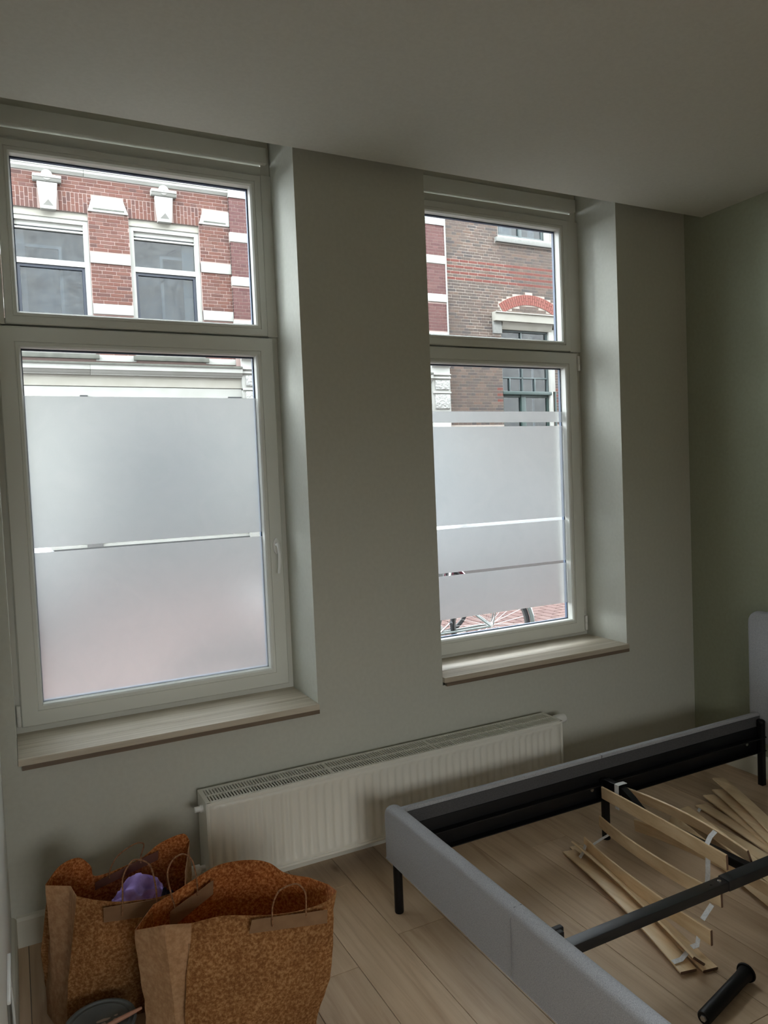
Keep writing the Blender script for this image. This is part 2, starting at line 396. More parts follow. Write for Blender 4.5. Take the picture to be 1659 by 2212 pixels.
# skirtings
def skirt(name, pts_box, axis):
    x0, x1, y0, y1 = pts_box
    b = B()
    if axis == 'x': b.profile_x([(y1, 0), (y0, 0), (y0, .088), (y0 + .006, .098), (y1, .102)], x0, x1)
    else:
        s = 1 if x0 < 1 else -1; fx = x1 if s > 0 else x0; bx = x0 if s > 0 else x1
        pr = [(bx, 0), (fx, 0), (fx, .088), (fx - s * .006, .098), (bx, .102)]
        b.prism_xz(pr, y0, y1)
    return tag(b.build(name, M['trim'], smooth=0), 'white skirting board along the ' + {'baseboard_front': 'window wall', 'baseboard_right': 'green wall', 'baseboard_left': 'left wall'}[name], kind='structure')
skirt('baseboard_front', (XL + .015, XR - .015, -.015, 0), 'x')
skirt('baseboard_right', (XR - .015, XR, YB, 0), 'y')
skirt('baseboard_left', (XL, XL + .015, YB, 0), 'y')

# ---------------------------------------------------------------- floor planks
fl = box('floor', M['groove'], XL, XR, YB, 0, -.05, -.0042, smooth=0)
tag(fl, kind='structure', label='oak laminate floor of long planks running towards the window wall')
PW = .181
random.seed(11)
k0 = math.floor((XL - .875) / PW)
x = .875 + k0 * PW; ci = 0
while x < XR:
    y = -0.02 - random.random() * 1.1
    ys = [0]
    while y > YB: ys.append(y); y -= 1.285
    ys.append(YB)
    for a, c in zip(ys, ys[1:]):
        x0, x1 = max(x, XL), min(x + PW, XR)
        if x1 - x0 > .01 and a - c > .02:
            B().box(x0 + .0009, x1 - .0009, c + .0008, a - .0008, -.004, 0).build('plank', M['oak'], fl, .0007, seg=1)
    x += PW; ci += 1

# ================================================================ WINDOWS
def sash(parent, name, x0, x1, z0, z1, wdt, yf=.262, yb=.33, lip=.012):
    """plastic sash: flat face, groove, glazing bead sloping back to the glass"""
    p = [(0, yb), (0, yf + .004), (.004, yf), (wdt - .020, yf), (wdt - .019, yf + .003), (wdt - .017, yf + .003), (wdt - .016, yf), (wdt - .006, yf + .002), (wdt, yf + .009), (wdt, .300), (wdt - .002, .301), (wdt - .002, yb)]
    return B().ring(x0, x1, z0, z1, p).build(name, M['pvc'], parent, smooth=20)
def window(n, xw, low_w, up, lo, films, handle=False, hinges=(), sill_z=.625):
    wx0, wx1 = xw
    root = empty('window_%d' % n, ((wx0 + wx1) / 2, .3, .62), ('left' if n == 1 else 'right') + ' white plastic window with frosted film on its lower pane', kind='structure')
    b = B().ring(wx0, wx1, .62, 2.875, [(0, .40), (0, .282), (.036, .282), (.036, .325), (.040, .333), (.040, .40)])
    b.box(wx0 + .03, wx1 - .03, .30, .40, 2.07, 2.13)
    b.box(wx0 + .01, wx1 - .01, .2835, .39, 2.75, 2.80)
    b.build('outer_frame', M['pvc'], root, smooth=20)
    for ja, jb in ((wx0, up[0][0] - .001), (up[0][1] + .001, wx1)): box('jamb_strip', M['pvc'], ja + .0006, jb - .0002, .268, .30, 2.102, 2.760, root, .001)
    # ventilation strip across the head
    b = B().box(wx0 + .002, wx1 - .016, .258, .30, 2.806, 2.868)
    b.build('ventilation_strip', M['pvc'], root, .002)
    b = B().box(wx0, wx1, .285, .40, 2.875, 2.93); b.build('head_gap', M['trim'], root)
    # upper fixed light and lower opening sash
    sash(root, 'upper_sash', *up[0], up[1]); sash(root, 'lower_sash', *lo[0], lo[1])
    for (x0, x1, z0, z1), wd, nm in ((up[0], up[1], 'upper_pane'), (lo[0], lo[1], 'lower_pane')):
        i = wd - .004
        g = B().box(x0 + i, x1 - i, .304, .308, z0 + i, z1 - i).build('pane', M['glass'], root, smooth=0)
        B().ring(x0 + wd - .007, x1 - wd + .007, z0 + wd - .007, z1 - wd + .007, [(0, .3095), (.011, .3095), (.011, .324), (0, .324)]).build('spacer', M['gasket'], root, smooth=0)
    x0, x1, z0, z1 = lo[0]; i = lo[1]
    for a, c in films:
        box('frosted_film', M['film'], x0 + i + .001, x1 - i - .001, .3025, .3035, max(a, z0 + i), c, root, smooth=0, label='frosted film strip stuck on the lower pane')
    for hx, hz in hinges:
        b = B(); b.lathe([(.006, 0), (.0075, .002), (.0075, .034), (.006, .036), (.0075, .038), (.0075, .074), (.006, .076)], (hx, .262, hz), 'z', 12)
        b.box(hx - .006, hx + .006, .262, .285, hz + .004, hz + .072)
        b.build('hinge', M['whitepl'], root)
    if handle:
        hx, hz = .981, 1.262
        h = B()
        ring = [(hx + .0135 * math.cos(a), hz - .028 + (.0235 if math.sin(a) > 0 else -.0235) * 0 + .034 * math.sin(a)) for a in [k * math.pi / 10 for k in range(20)]]
        h.prism_xz(ring, .250, .262)
        hp = h.build('handle', M['whitepl'], root, .002)
        g = B(); g.tube([(hx, .252, hz - .02), (hx, .232, hz - .02)], .0085, 12)
        pts = [(hx, .232, hz - .016), (hx + .001, .226, hz - .03), (hx + .003, .222, hz - .06), (hx + .002, .224, hz - .10), (hx - .002, .230, hz - .14)]
        g.tube(pts, [.0085, .008, .0072, .0068, .0055], 10); g.build('lever', M['whitepl'], hp)
    # sill boards
    fr = -.018
    s = B().box(wx0 + .001, wx1 - .001, .094, .30, sill_z - .022, sill_z).build('sill', M['sill'], root, .0012)
    B().box(wx0 + .001, wx1 - .001, fr, .0925, sill_z - .022, sill_z).build('sill', M['sill'], root, .0012)
    B().box(wx0 + .012, wx1, fr + .002, -.001, sill_z - .038, sill_z - .0225).build('sill_edge', M['silledge'], root)
    return root
window(1, W1, 0, ((.022, .992, 2.104, 2.756), .046), ((-.008, 1.012, .648, 2.096), .074),
       [(1.2945, 1.852), (0, 1.2765)], True, [(-.0165, .655)], .625)
window(2, W2, 0, ((1.652, 2.600, 2.104, 2.762), .050), ((1.622, 2.640, .652, 2.096), .075),
       [(1.7475, 1.801), (1.2595, 1.728), (1.034, 1.2435), (.812, 1.0205)], False, [(2.6475, 2.005), (2.6475, .662)], .636)

# ================================================================ RADIATOR
def radiator():
    x0, x1, yb, yf, z0, z1 = .545, 2.115, -.030, -.163, .098, .398
    r = empty('radiator', ((x0 + x1) / 2, -.1, z0), 'long white panel radiator with pressed ribs and slotted top under the windows', 'radiator')
    def panel(y, sgn, name):
        b = B(); n = 0; xs = []; px = x0 + .012
        pitch = .0333; prof = []
        cnt = int((x1 - x0 - .05) / pitch); st = (x0 + x1) / 2 - cnt * pitch / 2
        prof.append((x0 + .006, 0))
        for k in range(cnt):
            a = st + k * pitch
            prof += [(a, 0), (a + .006, .0065), (a + .016, .0065), (a + .022, 0)]
        prof.append((x1 - .006, 0))
        zr = [(z0, 0), (z0 + .022, 0), (z0 + .034, 1), (z1 - .040, 1), (z1 - .028, 0), (z1 - .006, 0)]
        grid = [[b.bm.verts.new((px, y + sgn * (dy * s_), z)) for px, dy in prof] for z, s_ in zr]
        for ra, rb in zip(grid, grid[1:]):
            for i in range(len(prof) - 1): b._f([ra[i], ra[i + 1], rb[i + 1], rb[i]])
        o = b.build(name, M['radiator'], r, smooth=50)
        md = o.modifiers.new('thickness', 'SOLIDIFY'); md.thickness = .0015
        return o
    panel(yf, 1, 'front_panel'); panel(yb, -1, 'back_panel')
    # rim around the front panel
    B().ring(x0, x1, z0 - .002, z1, [(0, yf + .004), (0, yf - .001), (.003, yf - .003), (.010, yf - .003), (.012, yf + .001), (.012, yf + .004)]).build('panel_rim', M['radiator'], r, smooth=30)
    for xe in (x0, x1):
        box('side_cover', M['radiator'], xe - .0012, xe + .0012, yf - .001, yb, z0, z1 + .002, r, .001)
    # convector fins in the middle, seen dark through the slots
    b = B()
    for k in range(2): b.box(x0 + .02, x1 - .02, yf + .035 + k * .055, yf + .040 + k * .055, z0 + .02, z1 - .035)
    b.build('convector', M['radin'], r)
    # slotted top grille
    b = B(); zt = z1 + .002
    for a, c in ((yf, yf + .012), (yf + .060, yf + .069), (yb - .012, yb)): b.box(x0, x1, a, c, zt - .0035, zt)
    for a, c in ((x0, x0 + .014), (x1 - .014, x1)): b.box(a, c, yf, yb, zt - .0035, zt + .0004)
    o = b.build('top_rail', M['radiator'], r)
    b = B(); xx = x0 + .018
    while xx < x1 - .016:
        b.box(xx, xx + .0054, yf + .010, yf + .062, zt - .003, zt - .0004)
        b.box(xx, xx + .0054, yf + .067, yb - .010, zt - .003, zt - .0004); xx += .0108
    tag(b.build('top_slots', M['radiator'], r, smooth=0), kind='stuff')
    for xx in (1.02, 1.47):
        box('top_clip', M['radiator'], xx, xx + .012, yf + .010, yb - .010, zt - .004, zt + .0006, r)
    # plugs, valve head, pipes
    B().lathe([(.010, -.03), (.010, -.012), (.013, -.012), (.013, 0)], (x0, yf + .10 - .045, z1 - .035), 'x', 12).build('bleed_plug', M['whitepl'], r)
    B().lathe([(.010, 0), (.013, .0), (.016, .012), (.020, .018), (.022, .06), (.019, .075), (0.004, .077)], (x1 + .002, -.085, z1 - .022), 'x', 20).build('thermostat_knob', M['whitepl'], r)
    b = B(); b.lathe([(.013, -.052), (.016, -.050), (.016, -.02), (.010, -.018), (.010, 0)], (x0, -.095, z0 + .045), 'x', 16)
    b.build('valve', M['whitepl'], r)
    b = B(); b.tube([(x0 - .028, -.095, z0 + .04), (x0 - .028, -.095, -.002)], .0085, 10); b.build('pipe', M['radiator'], r)
    b = B(); b.tube([(x1 + .012, -.085, z1 - .03), (x1 + .012, -.085, .0)], .0075, 10); b.tube([(x1, -.085, z1 - .024), (x1 + .012, -.085, z1 - .024), (x1 + .012, -.085, z1 - .04)], .0085, 10); b.build('pipe', M['radiator'], r)
radiator()

# ================================================================ BED
def bed():
    r = empty('double_bed', (2.08, -1.17, 0), 'grey upholstered double bed frame with black steel legs, its slats not yet fitted', 'bed')
    # footboard, rounded upper edge and rounded end
    y0, y1, x0, x1, z0, z1 = -1.93, -.435, 1.090, 1.138, .184, .378
    def slab_round(name, xa, xb, ya, yb, za, zb, rc, re, parent, mat_, seams=(), rb=.004):
        # outline in the y z plane with round upper corners, cross-section rounded towards both faces
        out = []
        for k in range(9): a = math.pi / 2 * k / 8; out.append((yb - rc + rc * math.sin(math.pi / 2 - a) , zb - rc + rc * math.sin(a), math.cos(a), math.sin(a)))
        top = [(y, zb, 0, 1) for y in [yb - rc - (yb - ya - 2 * rc) * k / 30 for k in range(1, 30)]]
        lft = []
        for k in range(9): a = math.pi / 2 * k / 8; lft.append((ya + rc - rc * math.sin(a), zb - rc + rc * math.cos(a), -math.sin(a), math.cos(a)))
        outline = [(yb, za + rb, 1, 0)] + out + top + lft + [(ya, za + rb, -1, 0), (ya + rb, za, 0, -1), (yb - rb, za, 0, -1)]
        b = B(); rings = []
        xm = (xa + xb) / 2; hw = (xb - xa) / 2
        for t in [math.pi * k / 10 for k in range(11)]:
            px = xm - hw * math.cos(t); ins = re * (1 - math.sin(t) ** .7)
            rings.append([(px, y - ny * ins, z - max(nz, 0) * ins) for y, z, ny, nz in outline])
        b.loft(rings)
        for s_ in seams:
            for v in b.bm.verts:
                d = abs(v.co.y - s_)
        return b.build(name, mat_, parent, smooth=40)
    M['seam'] = mat('fabric_seam', srgb(128, 129, 131), .9)
    fb = slab_round('footboard', x0, x1, y0, y1, z0, z1, .045, .020, r, M['fabric'])
    b = B(); b.tube([(x0 - .0008, -1.17, z0 + .01), (x0 - .0012, -1.17, z1 - .03), (x0 + .012, -1.17, z1 - .001), (x1 - .012, -1.17, z1 - .001)], .0009, 6); b.build('seam', M['seam'], fb)
    box('under_lining', M['black'], x0 + .006, x1 - .004, y0 + .01, y1 - .01, z0 - .004, z0 + .004, r)
    # headboard
    hb = slab_round('headboard', 3.066, 3.116, -1.96, -.365, .19, .806, .055, .018, r, M['fabric'])
    # side rails
    for sgn, ya, nm in ((1, -.425, 'side_rail'), (-1, -1.925, 'side_rail')):
        yo = ya
        b = B(); b.box(x1 - .004, 3.064, yo, yo + .024, .185, .330)
        sr = b.build(nm, [M['fabric']], r, .006, seg=3)
        yi = yo - .002 if sgn > 0 else yo + .026
        d = -1 if sgn > 0 else 1
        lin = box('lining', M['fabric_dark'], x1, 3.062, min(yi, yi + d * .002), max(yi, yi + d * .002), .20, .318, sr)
        # black steel channel along the inside
        b = B(); ys = sorted((yi + d * .002, yi + d * .006)); b.box(x1, 3.064, ys[0], ys[1], .160, .272)
        ys = sorted((yi + d * .002, yi + d * .034)); b.box(x1, 3.064, ys[0], ys[1], .222, .228)
        b.box(x1, 3.064, ys[0], ys[1], .160, .164)
        b.build('rail_channel', M['black'], r, .0015)
        for bx in (1.19, 2.03, 2.96):
            b = B(); b.lathe([(.0075, -.004), (.0075, 0), (.004, .0005)] if d < 0 else [(.0075, 0), (.0075, .004), (.004, .0045)], (bx, yi + d * .007, .245 if bx < 1.5 else .205), 'y', 12)
            b.build('bolt', M['chrome'] if bx > 1.5 else M['black2'], r)
    box('seam', M['seam'], 2.094, 2.0965, -.428, -.399, .186, .3305, r)
    # legs
    for lx, ly, top in ((1.118, -.475, .19), (1.118, -1.885, .19)):
        B().tube([(lx, ly, 0), (lx, ly, .004), (lx, ly, top)], [.0145, .0158, .0158], 16).build('leg', M['black'], r)
    for ly in (-.447, -1.90):
        b = B(); lx = 3.045; b.bar([(lx, ly, 0), (lx, ly, .30)], .026, .026, (0, 1, 0))
        b.lathe([(.018, .0), (.018, .012), (.012, .018)], (lx, ly, .29), 'z', 12)
        b.build('leg', M['black'], r, .003)
    for ly in (-.455, -1.89):
        b = B(); b.bar([(2.081, ly, .014), (2.081, ly, .245)], .026, .022, (0, 1, 0))
        b.lathe([(.0165, 0), (.0165, .016), (.014, .018)], (2.081, ly, 0), 'z', 14)
        b.build('leg', M['black'], r, .002)
    # centre beam and cross beam
    b = B(); b.box(x1 + .006, 1.93, -1.158, -1.120, .170, .200); b.build('center_beam', M['black2'], r, .0025)
    b = B(); b.box(1.925, 3.06, -1.160, -1.118, .169, .203); cb = b.build('center_beam', M['black2'], r, .003)
    B().lathe([(.006, 0), (.006, .002), (.003, .003)], (1.905, -1.139, .2), 'z', 14).build('screw', M['chrome'], r)
    B().lathe([(.004, 0), (.004, .0008)], (1.865, -1.142, .2), 'z', 12).build('screw', M['black'], r)
    pts = [(2.081, -.462, .236), (2.081, -.53, .237), (2.081, -.565, .232), (2.081, -.60, .214), (2.081, -.635, .192), (2.081, -.67, .177), (2.081, -.75, .174), (2.081, -1.117, .178)]
    B().bar(pts, .030, .030).build('cross_beam', M['black'], r, .004)
    B().bar([(2.081, -2.348 - p[1] + .0, p[2]) for p in pts[::-1]], .030, .030).build('cross_beam', M['black'], r, .004)
    # metal channel and hook tabs on the inside of the footboard
    b = B(); b.box(x1, x1 + .004, -1.90, -.46, .215, .325); b.build('end_channel', M['black'], r)
    b = B(); b.box(x1 + .004, x1 + .080, -1.226, -1.210, .285, .305); b.box(x1 + .004, x1 + .100, -1.200, -1.184, .278, .298); b.box(x1 + .004, x1 + .016, -1.235, -1.175, .2, .290)
    b.box(x1 + .004, x1 + .03, -1.16, -1.118, .168, .202)
    b.build('hook_bracket', M['black'], r, .003)
bed()

# ---------------------------------------------------------------- loose slats and ribbons
left_roll = empty('slatted_base', (1.95, -.82, 0), 'left bundle of curved birch slats linked by white ribbons beside the middle leg', 'slatted base')
right_roll = empty('slatted_base', (2.5, -.8, 0), 'right bundle of curved birch slats, fanned out towards the headboard', 'slatted base')
def slat(a, c, up, label, w=.050, t=.008, bow=.018, flip=1):
    a, c, up = Vector(a), Vector(c), Vector(up).normalized()
    ax = (c - a).normalized(); up = (up - ax * up.dot(ax)).normalized(); th = ax.cross(up).normalized() * flip
    b = B(); rings = []; n = 16
    for i in range(n + 1):
        s_ = i / n; p = a.lerp(c, s_) + th * bow * (4 * s_ * (1 - s_))
        q = []
        for u, v in ((-.5, -.32), (-.46, -.5), (.46, -.5), (.5, -.32), (.5, .32), (.46, .5), (-.46, .5), (-.5, .32)): q.append(p + up * w * u + th * t * v)
        rings.append(q)
    b.loft(rings, cap=False)
    b.mi = 1
    for ring, rev in ((rings[0], True), (rings[-1], False)):
        vs = [b.bm.verts.new(p) for p in ring]; b._f(vs[::-1] if rev else vs)
    return b.build('slat', [M['birch'], M['birch_end']], left_roll if (a.x + c.x) / 2 < 2.1 else right_roll, smooth=35)
Z = (0, 0, 1)
slat((2.047, -.476, .206), (1.953, -1.131, .242), (.012, 0, 1), 'bed slat standing on edge, highest, one end resting on the black centre beam', .048, flip=-1, bow=.004)
slat((2.052, -.452, .077), (1.948, -1.112, .112), (.01, 0, 1), 'bed slat on edge just below the highest one, passing under the centre beam', .048, flip=1, bow=.026)
slat((1.921, -.508, .046), (1.822, -1.176, .064), (.01, 0, 1), 'bed slat on edge with a dark crack near its tip, third from the top of the left bundle', .048, flip=1, bow=.020)
slat((1.893, -.490, .040), (1.738, -1.200, .034), (-.8, 0, .62), 'bed slat tilted half over on the flat ones in the left bundle', .050, bow=.010, flip=-1)
slat((1.875, -.470, .008), (1.703, -1.192, .010), (1, 0, 0), 'leftmost flat bed slat, lying lowest towards the footboard', .054, bow=.020, flip=1)
slat((1.925, -.450, .005), (1.768, -1.215, .006), (1, .1, 0), 'bed slat mostly hidden beneath the left bundle', .052, bow=.004, flip=1)
slat((2.178, -.447, .172), (2.100, -1.100, .205), (-.35, 0, 1), 'bed slat on edge just right of the black cross beam, pale edge up', .050, bow=.026, flip=-1)
slat((2.160, -.535, .068), (2.130, -1.190, .100), (-.1, 0, 1), 'bed slat below the cross beam, its square end showing under the highest slat', .048, bow=.034, flip=-1)
slat((2.842, -.375, .050), (2.530, -.955, .048), (.9, -.48, 0), 'topmost flat bed slat of the fan nearest the headboard', .056, bow=.010, flip=1)
slat((2.770, -.430, .032), (2.470, -1.010, .033), (.9, -.46, 0), 'second flat bed slat of the fan, under the topmost one', .054, bow=.006, flip=1)
slat((2.715, -.425, .018), (2.475, -1.040, .020), (.93, -.36, .0), 'third flat bed slat of the fan from the headboard side', .054, bow=.006, flip=1)
slat((2.630, -.455, .006), (2.460, -1.090, .006), (.97, -.26, 0), 'fourth flat bed slat of the fan with a white ribbon end under its tip', .054, bow=.012, flip=1)
slat((2.500, -.455, .010), (2.415, -1.110, .008), (.99, -.13, 0), 'broad flat bed slat between the fan and the pale edged slat', .060, bow=.012, flip=1)
slat((2.375, -.520, .034), (2.175, -1.150, .040), (.5, -.15, .8), 'bed slat seen below the centre beam at the right edge, left of two', .046, bow=.004, flip=1)
slat((2.450, -.520, .060), (2.245, -1.150, .055), (.95, -.3, .2), 'bed slat seen below the centre beam at the right edge, right of two', .050, bow=.004, flip=1)

def ribbon(pts, wdir, label, w=.018):
    pts = [Vector(p) for p in pts]; wdir = Vector(wdir).normalized(); b = B(); rings = []
    fine = []
    for i in range(len(pts) - 1):
        for k in range(4): fine.append(pts[i].lerp(pts[i + 1], k / 4))
    fine.append(pts[-1])
    for i, p in enumerate(fine):
        t = (fine[min(i + 1, len(fine) - 1)] - fine[max(i - 1, 0)]).normalized(); n = t.cross(wdir).normalized() * .0005
        rings.append([p - wdir * w / 2 - n, p + wdir * w / 2 - n, p + wdir * w / 2 + n, p - wdir * w / 2 + n])
    return b.loft(rings).build('ribbon', M['ribbon'], left_roll if pts[0].x < 2.3 else right_roll, smooth=40)
ribbon([(2.058, -.545, .16), (2.0565, -.545, .2), (2.0575, -.545, .2585), (2.081, -.545, .2595), (2.103, -.545, .2585)], (0, 1, 0), 'white ribbon looped over the black cross beam beside the side rail', .022)
ribbon([(1.965, -1.045, .262), (2.0, -1.03, .272), (2.035, -1.02, .276)], (.2, 1, 0), 'short white ribbon sticking up behind the tip of the highest slat', .020)
ribbon([(1.962, -1.05, .215), (1.958, -1.052, .17), (1.950, -1.055, .125)], (.1, 1, 0), 'white ribbon hanging between the highest slat and the one below it', .020)
ribbon([(1.935, -1.085, .088), (1.895, -1.10, .085), (1.855, -1.115, .080)], (.1, 1, 0), 'white ribbon joining second and third slat in front of the centre beam', .018)
ribbon([(1.818, -1.13, .042), (1.795, -1.145, .034), (1.765, -1.150, .040)], (.3, 1, 0), 'white ribbon between the third slat and the tilted slat', .020)
ribbon([(1.745, -1.150, .030), (1.715, -1.155, .022), (1.685, -1.150, .020)], (.3, 1, 0), 'white ribbon lying across the leftmost flat slat', .018)
ribbon([(2.042, -.525, .06), (1.99, -.53, .055), (1.932, -.535, .045)], (.1, 1, 0), 'thin white ribbon stretched by the foot of the middle leg', .012)
ribbon([(2.608, -.475, .003), (2.59, -.482, .010), (2.575, -.487, .003)], (.3, 1, 0), 'white ribbon end under the tip of the fourth fan slat', .018)
ribbon([(1.905, -.53, .052), (1.89, -.535, .030), (1.862, -.545, .020)], (.3, 1, 0), 'crumpled white ribbon at the window end of the left bundle', .018)

# the spare support leg on the floor
def spare_leg():
    a, c = Vector((1.575, -1.352, .020)), Vector((1.822, -1.292, .024))
    d = (c - a).normalized(); b = B()
    ln = (c - a).length
    r = empty('support_leg', (1.69, -1.32, 0), 'black tubular bed support leg with a flared foot lying on the floor', 'bed leg')
    B().tube([a, a + d * .004, a + d * (ln - .03), c], [.0165, .019, .019, .022], 20).build('tube', M['black'], r)
    B().tube([c - d * .002, c + d * .003, c + d * .006], [.026, .0275, .024], 24).build('foot', M['black'], r)
    B().tube([a - d * .004, a + d * .002], [.008, .010], 6).build('bolt', M['chrome'], r)
spare_leg()

# ================================================================ PAPER BAGS
def bag(name, label, rim, base, group):
    """rim/base: matching lists of (point, face kind) around the bag; faces 'g' are gussets"""
    root = empty(name, (sum(p[0][0] for p in base) / len(base), sum(p[0][1] for p in base) / len(base), 0), label, 'bag', group)
    b = B(); per = 6; rows = 16; n = len(rim); loop = []
    for i in range(n):
        (r0, k), (r1, _) = rim[i], rim[(i + 1) % n]; b0, b1 = base[i][0], base[(i + 1) % n][0]
        for j in range(per):
            t = j / per; v1, v2 = Vector(r0), Vector(r1)
            v0 = Vector(rim[i - 1][0]) if rim[i - 1][1] == k == 'p' else v1; v3 = Vector(rim[(i + 2) % n][0]) if rim[(i + 1) % n][1] == k == 'p' else v2
            rp = .5 * ((2 * v1) + (v2 - v0) * t + (2 * v0 - 5 * v1 + 4 * v2 - v3) * t * t + (3 * v1 - v0 - 3 * v2 + v3) * t ** 3)
            loop.append((rp, Vector(b0).lerp(Vector(b1), t), k))
    cen = Vector((root.location.x, root.location.y, 0)); N_ = len(loop)
    vs = []
    for q in range(rows + 1):
        s_ = q / rows; row = []
        for rp, bp, k in loop:
            p = bp.lerp(rp, s_)
            out = (Vector((p.x, p.y, 0)) - cen); out.normalize()
            bulge = .016 * math.sin(math.pi * min(1, s_ * 1.1)) * (1 if k == 'p' else -.6)
            amp = .010 * (1 - s_) * (1 if s_ > .04 else 0) + .002 * (1 if s_ > .04 else 0)
            cr = noise.noise(p * 9) * amp + noise.noise(p * 26 + Vector((5, 0, 0))) * amp * .5
            p = p + out * (bulge + cr)
            row.append(b.bm.verts.new(p))
        vs.append(row)
    for q in range(rows):
        for i in range(N_):
            b.mi = 0 if loop[i][2] == 'p' else 1
            b._f([vs[q][i], vs[q][(i + 1) % N_], vs[q + 1][(i + 1) % N_], vs[q + 1][i]])
    b.mi = 0; b._f(vs[0][::-1])
    o = b.build('paper_body', [M['bag'], M['gusset'], M['bagin'], M['bagin']], root, smooth=28)
    md = o.modifiers.new('thickness', 'SOLIDIFY'); md.thickness = .0009; md.offset = -1; md.material_offset = 2
    return root
def patch(parent, corners, m, name='handle_patch'):
    # corners: top-left, top-right, bottom-right, bottom-left
    a, c, d, e = [Vector(p) for p in corners]; nrm = (c - a).cross(e - a).normalized() * .0007
    b = B(); b.hexa([e - nrm, d - nrm, d + nrm, e + nrm, a - nrm, c - nrm, c + nrm, a + nrm]); return b.build(name, m, parent, smooth=0)
def spline(pts, k=5):
    pts = [Vector(p) for p in pts]; out = []
    for i in range(len(pts) - 1):
        p0, p1, p2, p3 = pts[max(i - 1, 0)], pts[i], pts[i + 1], pts[min(i + 2, len(pts) - 1)]
        for j in range(k):
            t = j / k; out.append(.5 * ((2 * p1) + (-p0 + p2) * t + (2 * p0 - 5 * p1 + 4 * p2 - p3) * t * t + (-p0 + 3 * p1 - 3 * p2 + p3) * t ** 3))
    out.append(pts[-1]); return out
def cordh(parent, pts): return B().tube(spline(pts), .0022, 8).build('handle', M['cord'], parent)

# back bag (left)
rimA = [((.098, -.580, .413), 'p'), ((.137, -.595, .398), 'p'), ((.193, -.603, .380), 'p'), ((.253, -.603, .366), 'p'), ((.310, -.595, .354), 'p'), ((.383, -.580, .349), 'g'),
        ((.40, -.50, .36), 'g'), ((.448, -.345, .372), 'p'), ((.427, -.35, .403), 'p'), ((.356, -.34, .386), 'p'), ((.292, -.335, .350), 'p'), ((.170, -.335, .332), 'p'),
        ((.152, -.345, .374), 'p'), ((.120, -.35, .409), 'p'), ((.069, -.36, .404), 'p'), ((.026, -.40, .378), 'g'), ((.026, -.460, .404), 'g'), ((.088, -.500, .404), 'g')]
baseA = [((.06, -.520, .002), 'p'), ((.11, -.525, .002), 'p'), ((.17, -.53, .002), 'p'), ((.24, -.535, .002), 'p'), ((.31, -.54, .002), 'p'), ((.40, -.54, .002), 'g'),
         ((.41, -.43, .002), 'g'), ((.42, -.31, .002), 'p'), ((.39, -.308, .002), 'p'), ((.33, -.305, .002), 'p'), ((.26, -.30, .002), 'p'), ((.17, -.30, .002), 'p'),
         ((.13, -.30, .002), 'p'), ((.09, -.30, .002), 'p'), ((.05, -.305, .002), 'p'), ((.012, -.32, .002), 'g'), ((.010, -.40, .002), 'g'), ((.03, -.47, .002), 'g')]
bagA = bag('paper_bag', 'brown paper carrier bag at the left wall, holding a lilac cloth', rimA, baseA, 'brown paper bags on the floor')
patch(bagA, [(.160, -.618, .380), (.308, -.614, .360), (.296, -.605, .312), (.160, -.607, .334)], M['patch'])
patch(bagA, [(.162, -.345, .318), (.350, -.352, .370), (.348, -.345, .338), (.161, -.340, .292)], M['patch_dark'])
cordh(bagA, [(.203, -.349, .32), (.205, -.352, .346), (.229, -.352, .384), (.276, -.352, .408), (.301, -.352, .407), (.307, -.352, .396), (.297, -.350, .365), (.296, -.352, .345)])
cordh(bagA, [(.206, -.620, .345), (.210, -.622, .40), (.214, -.622, .452), (.236, -.622, .486), (.256, -.622, .488), (.285, -.622, .464), (.297, -.621, .40), (.298, -.620, .345)])

# front bag
rimB = [((.343, -.860, .408), 'p'), ((.420, -.880, .414), 'p'), ((.511, -.898, .396), 'p'), ((.603, -.910, .385), 'p'), ((.683, -.910, .386), 'p'), ((.718, -.905, .403), 'g'),
        ((.722, -.84, .388), 'g'), ((.692, -.765, .382), 'p'), ((.640, -.715, .386), 'p'), ((.603, -.685, .412), 'p'), ((.552, -.665, .426), 'p'), ((.473, -.665, .436), 'p'), ((.420, -.67, .428), 'p'),
        ((.340, -.685, .406), 'p'), ((.278, -.690, .390), 'g'), ((.221, -.750, .370), 'g'), ((.278, -.852, .420), 'g')]
baseB = [((.315, -.85, .002), 'p'), ((.40, -.852, .002), 'p'), ((.49, -.852, .002), 'p'), ((.57, -.852, .002), 'p'), ((.63, -.85, .002), 'p'), ((.665, -.845, .002), 'g'),
         ((.665, -.76, .002), 'g'), ((.66, -.655, .002), 'p'), ((.61, -.65, .002), 'p'), ((.57, -.65, .002), 'p'), ((.52, -.65, .002), 'p'), ((.46, -.65, .002), 'p'), ((.41, -.65, .002), 'p'),
         ((.34, -.65, .002), 'p'), ((.262, -.67, .002), 'g'), ((.222, -.765, .002), 'g'), ((.285, -.85, .002), 'g')]
bagB = bag('paper_bag', 'larger brown paper carrier bag in front, standing open beside the paint tin', rimB, baseB, 'brown paper bags on the floor')
patch(bagB, [(.482, -.914, .402), (.680, -.930, .376), (.678, -.928, .340), (.474, -.912, .368)], M['patch'])
patch(bagB, [(.318, -.705, .366), (.440, -.690, .410), (.438, -.690, .372), (.315, -.705, .318)], M['patch'])
cordh(bagB, [(.332, -.702, .37), (.318, -.70, .45), (.322, -.70, .484), (.340, -.70, .506), (.366, -.70, .508), (.386, -.70, .480), (.394, -.70, .42), (.393, -.698, .385)])
cordh(bagB, [(.532, -.925, .375), (.534, -.925, .425), (.552, -.925, .460), (.585, -.925, .468), (.606, -.925, .463), (.623, -.925, .435), (.623, -.925, .39), (.622, -.925, .37)])

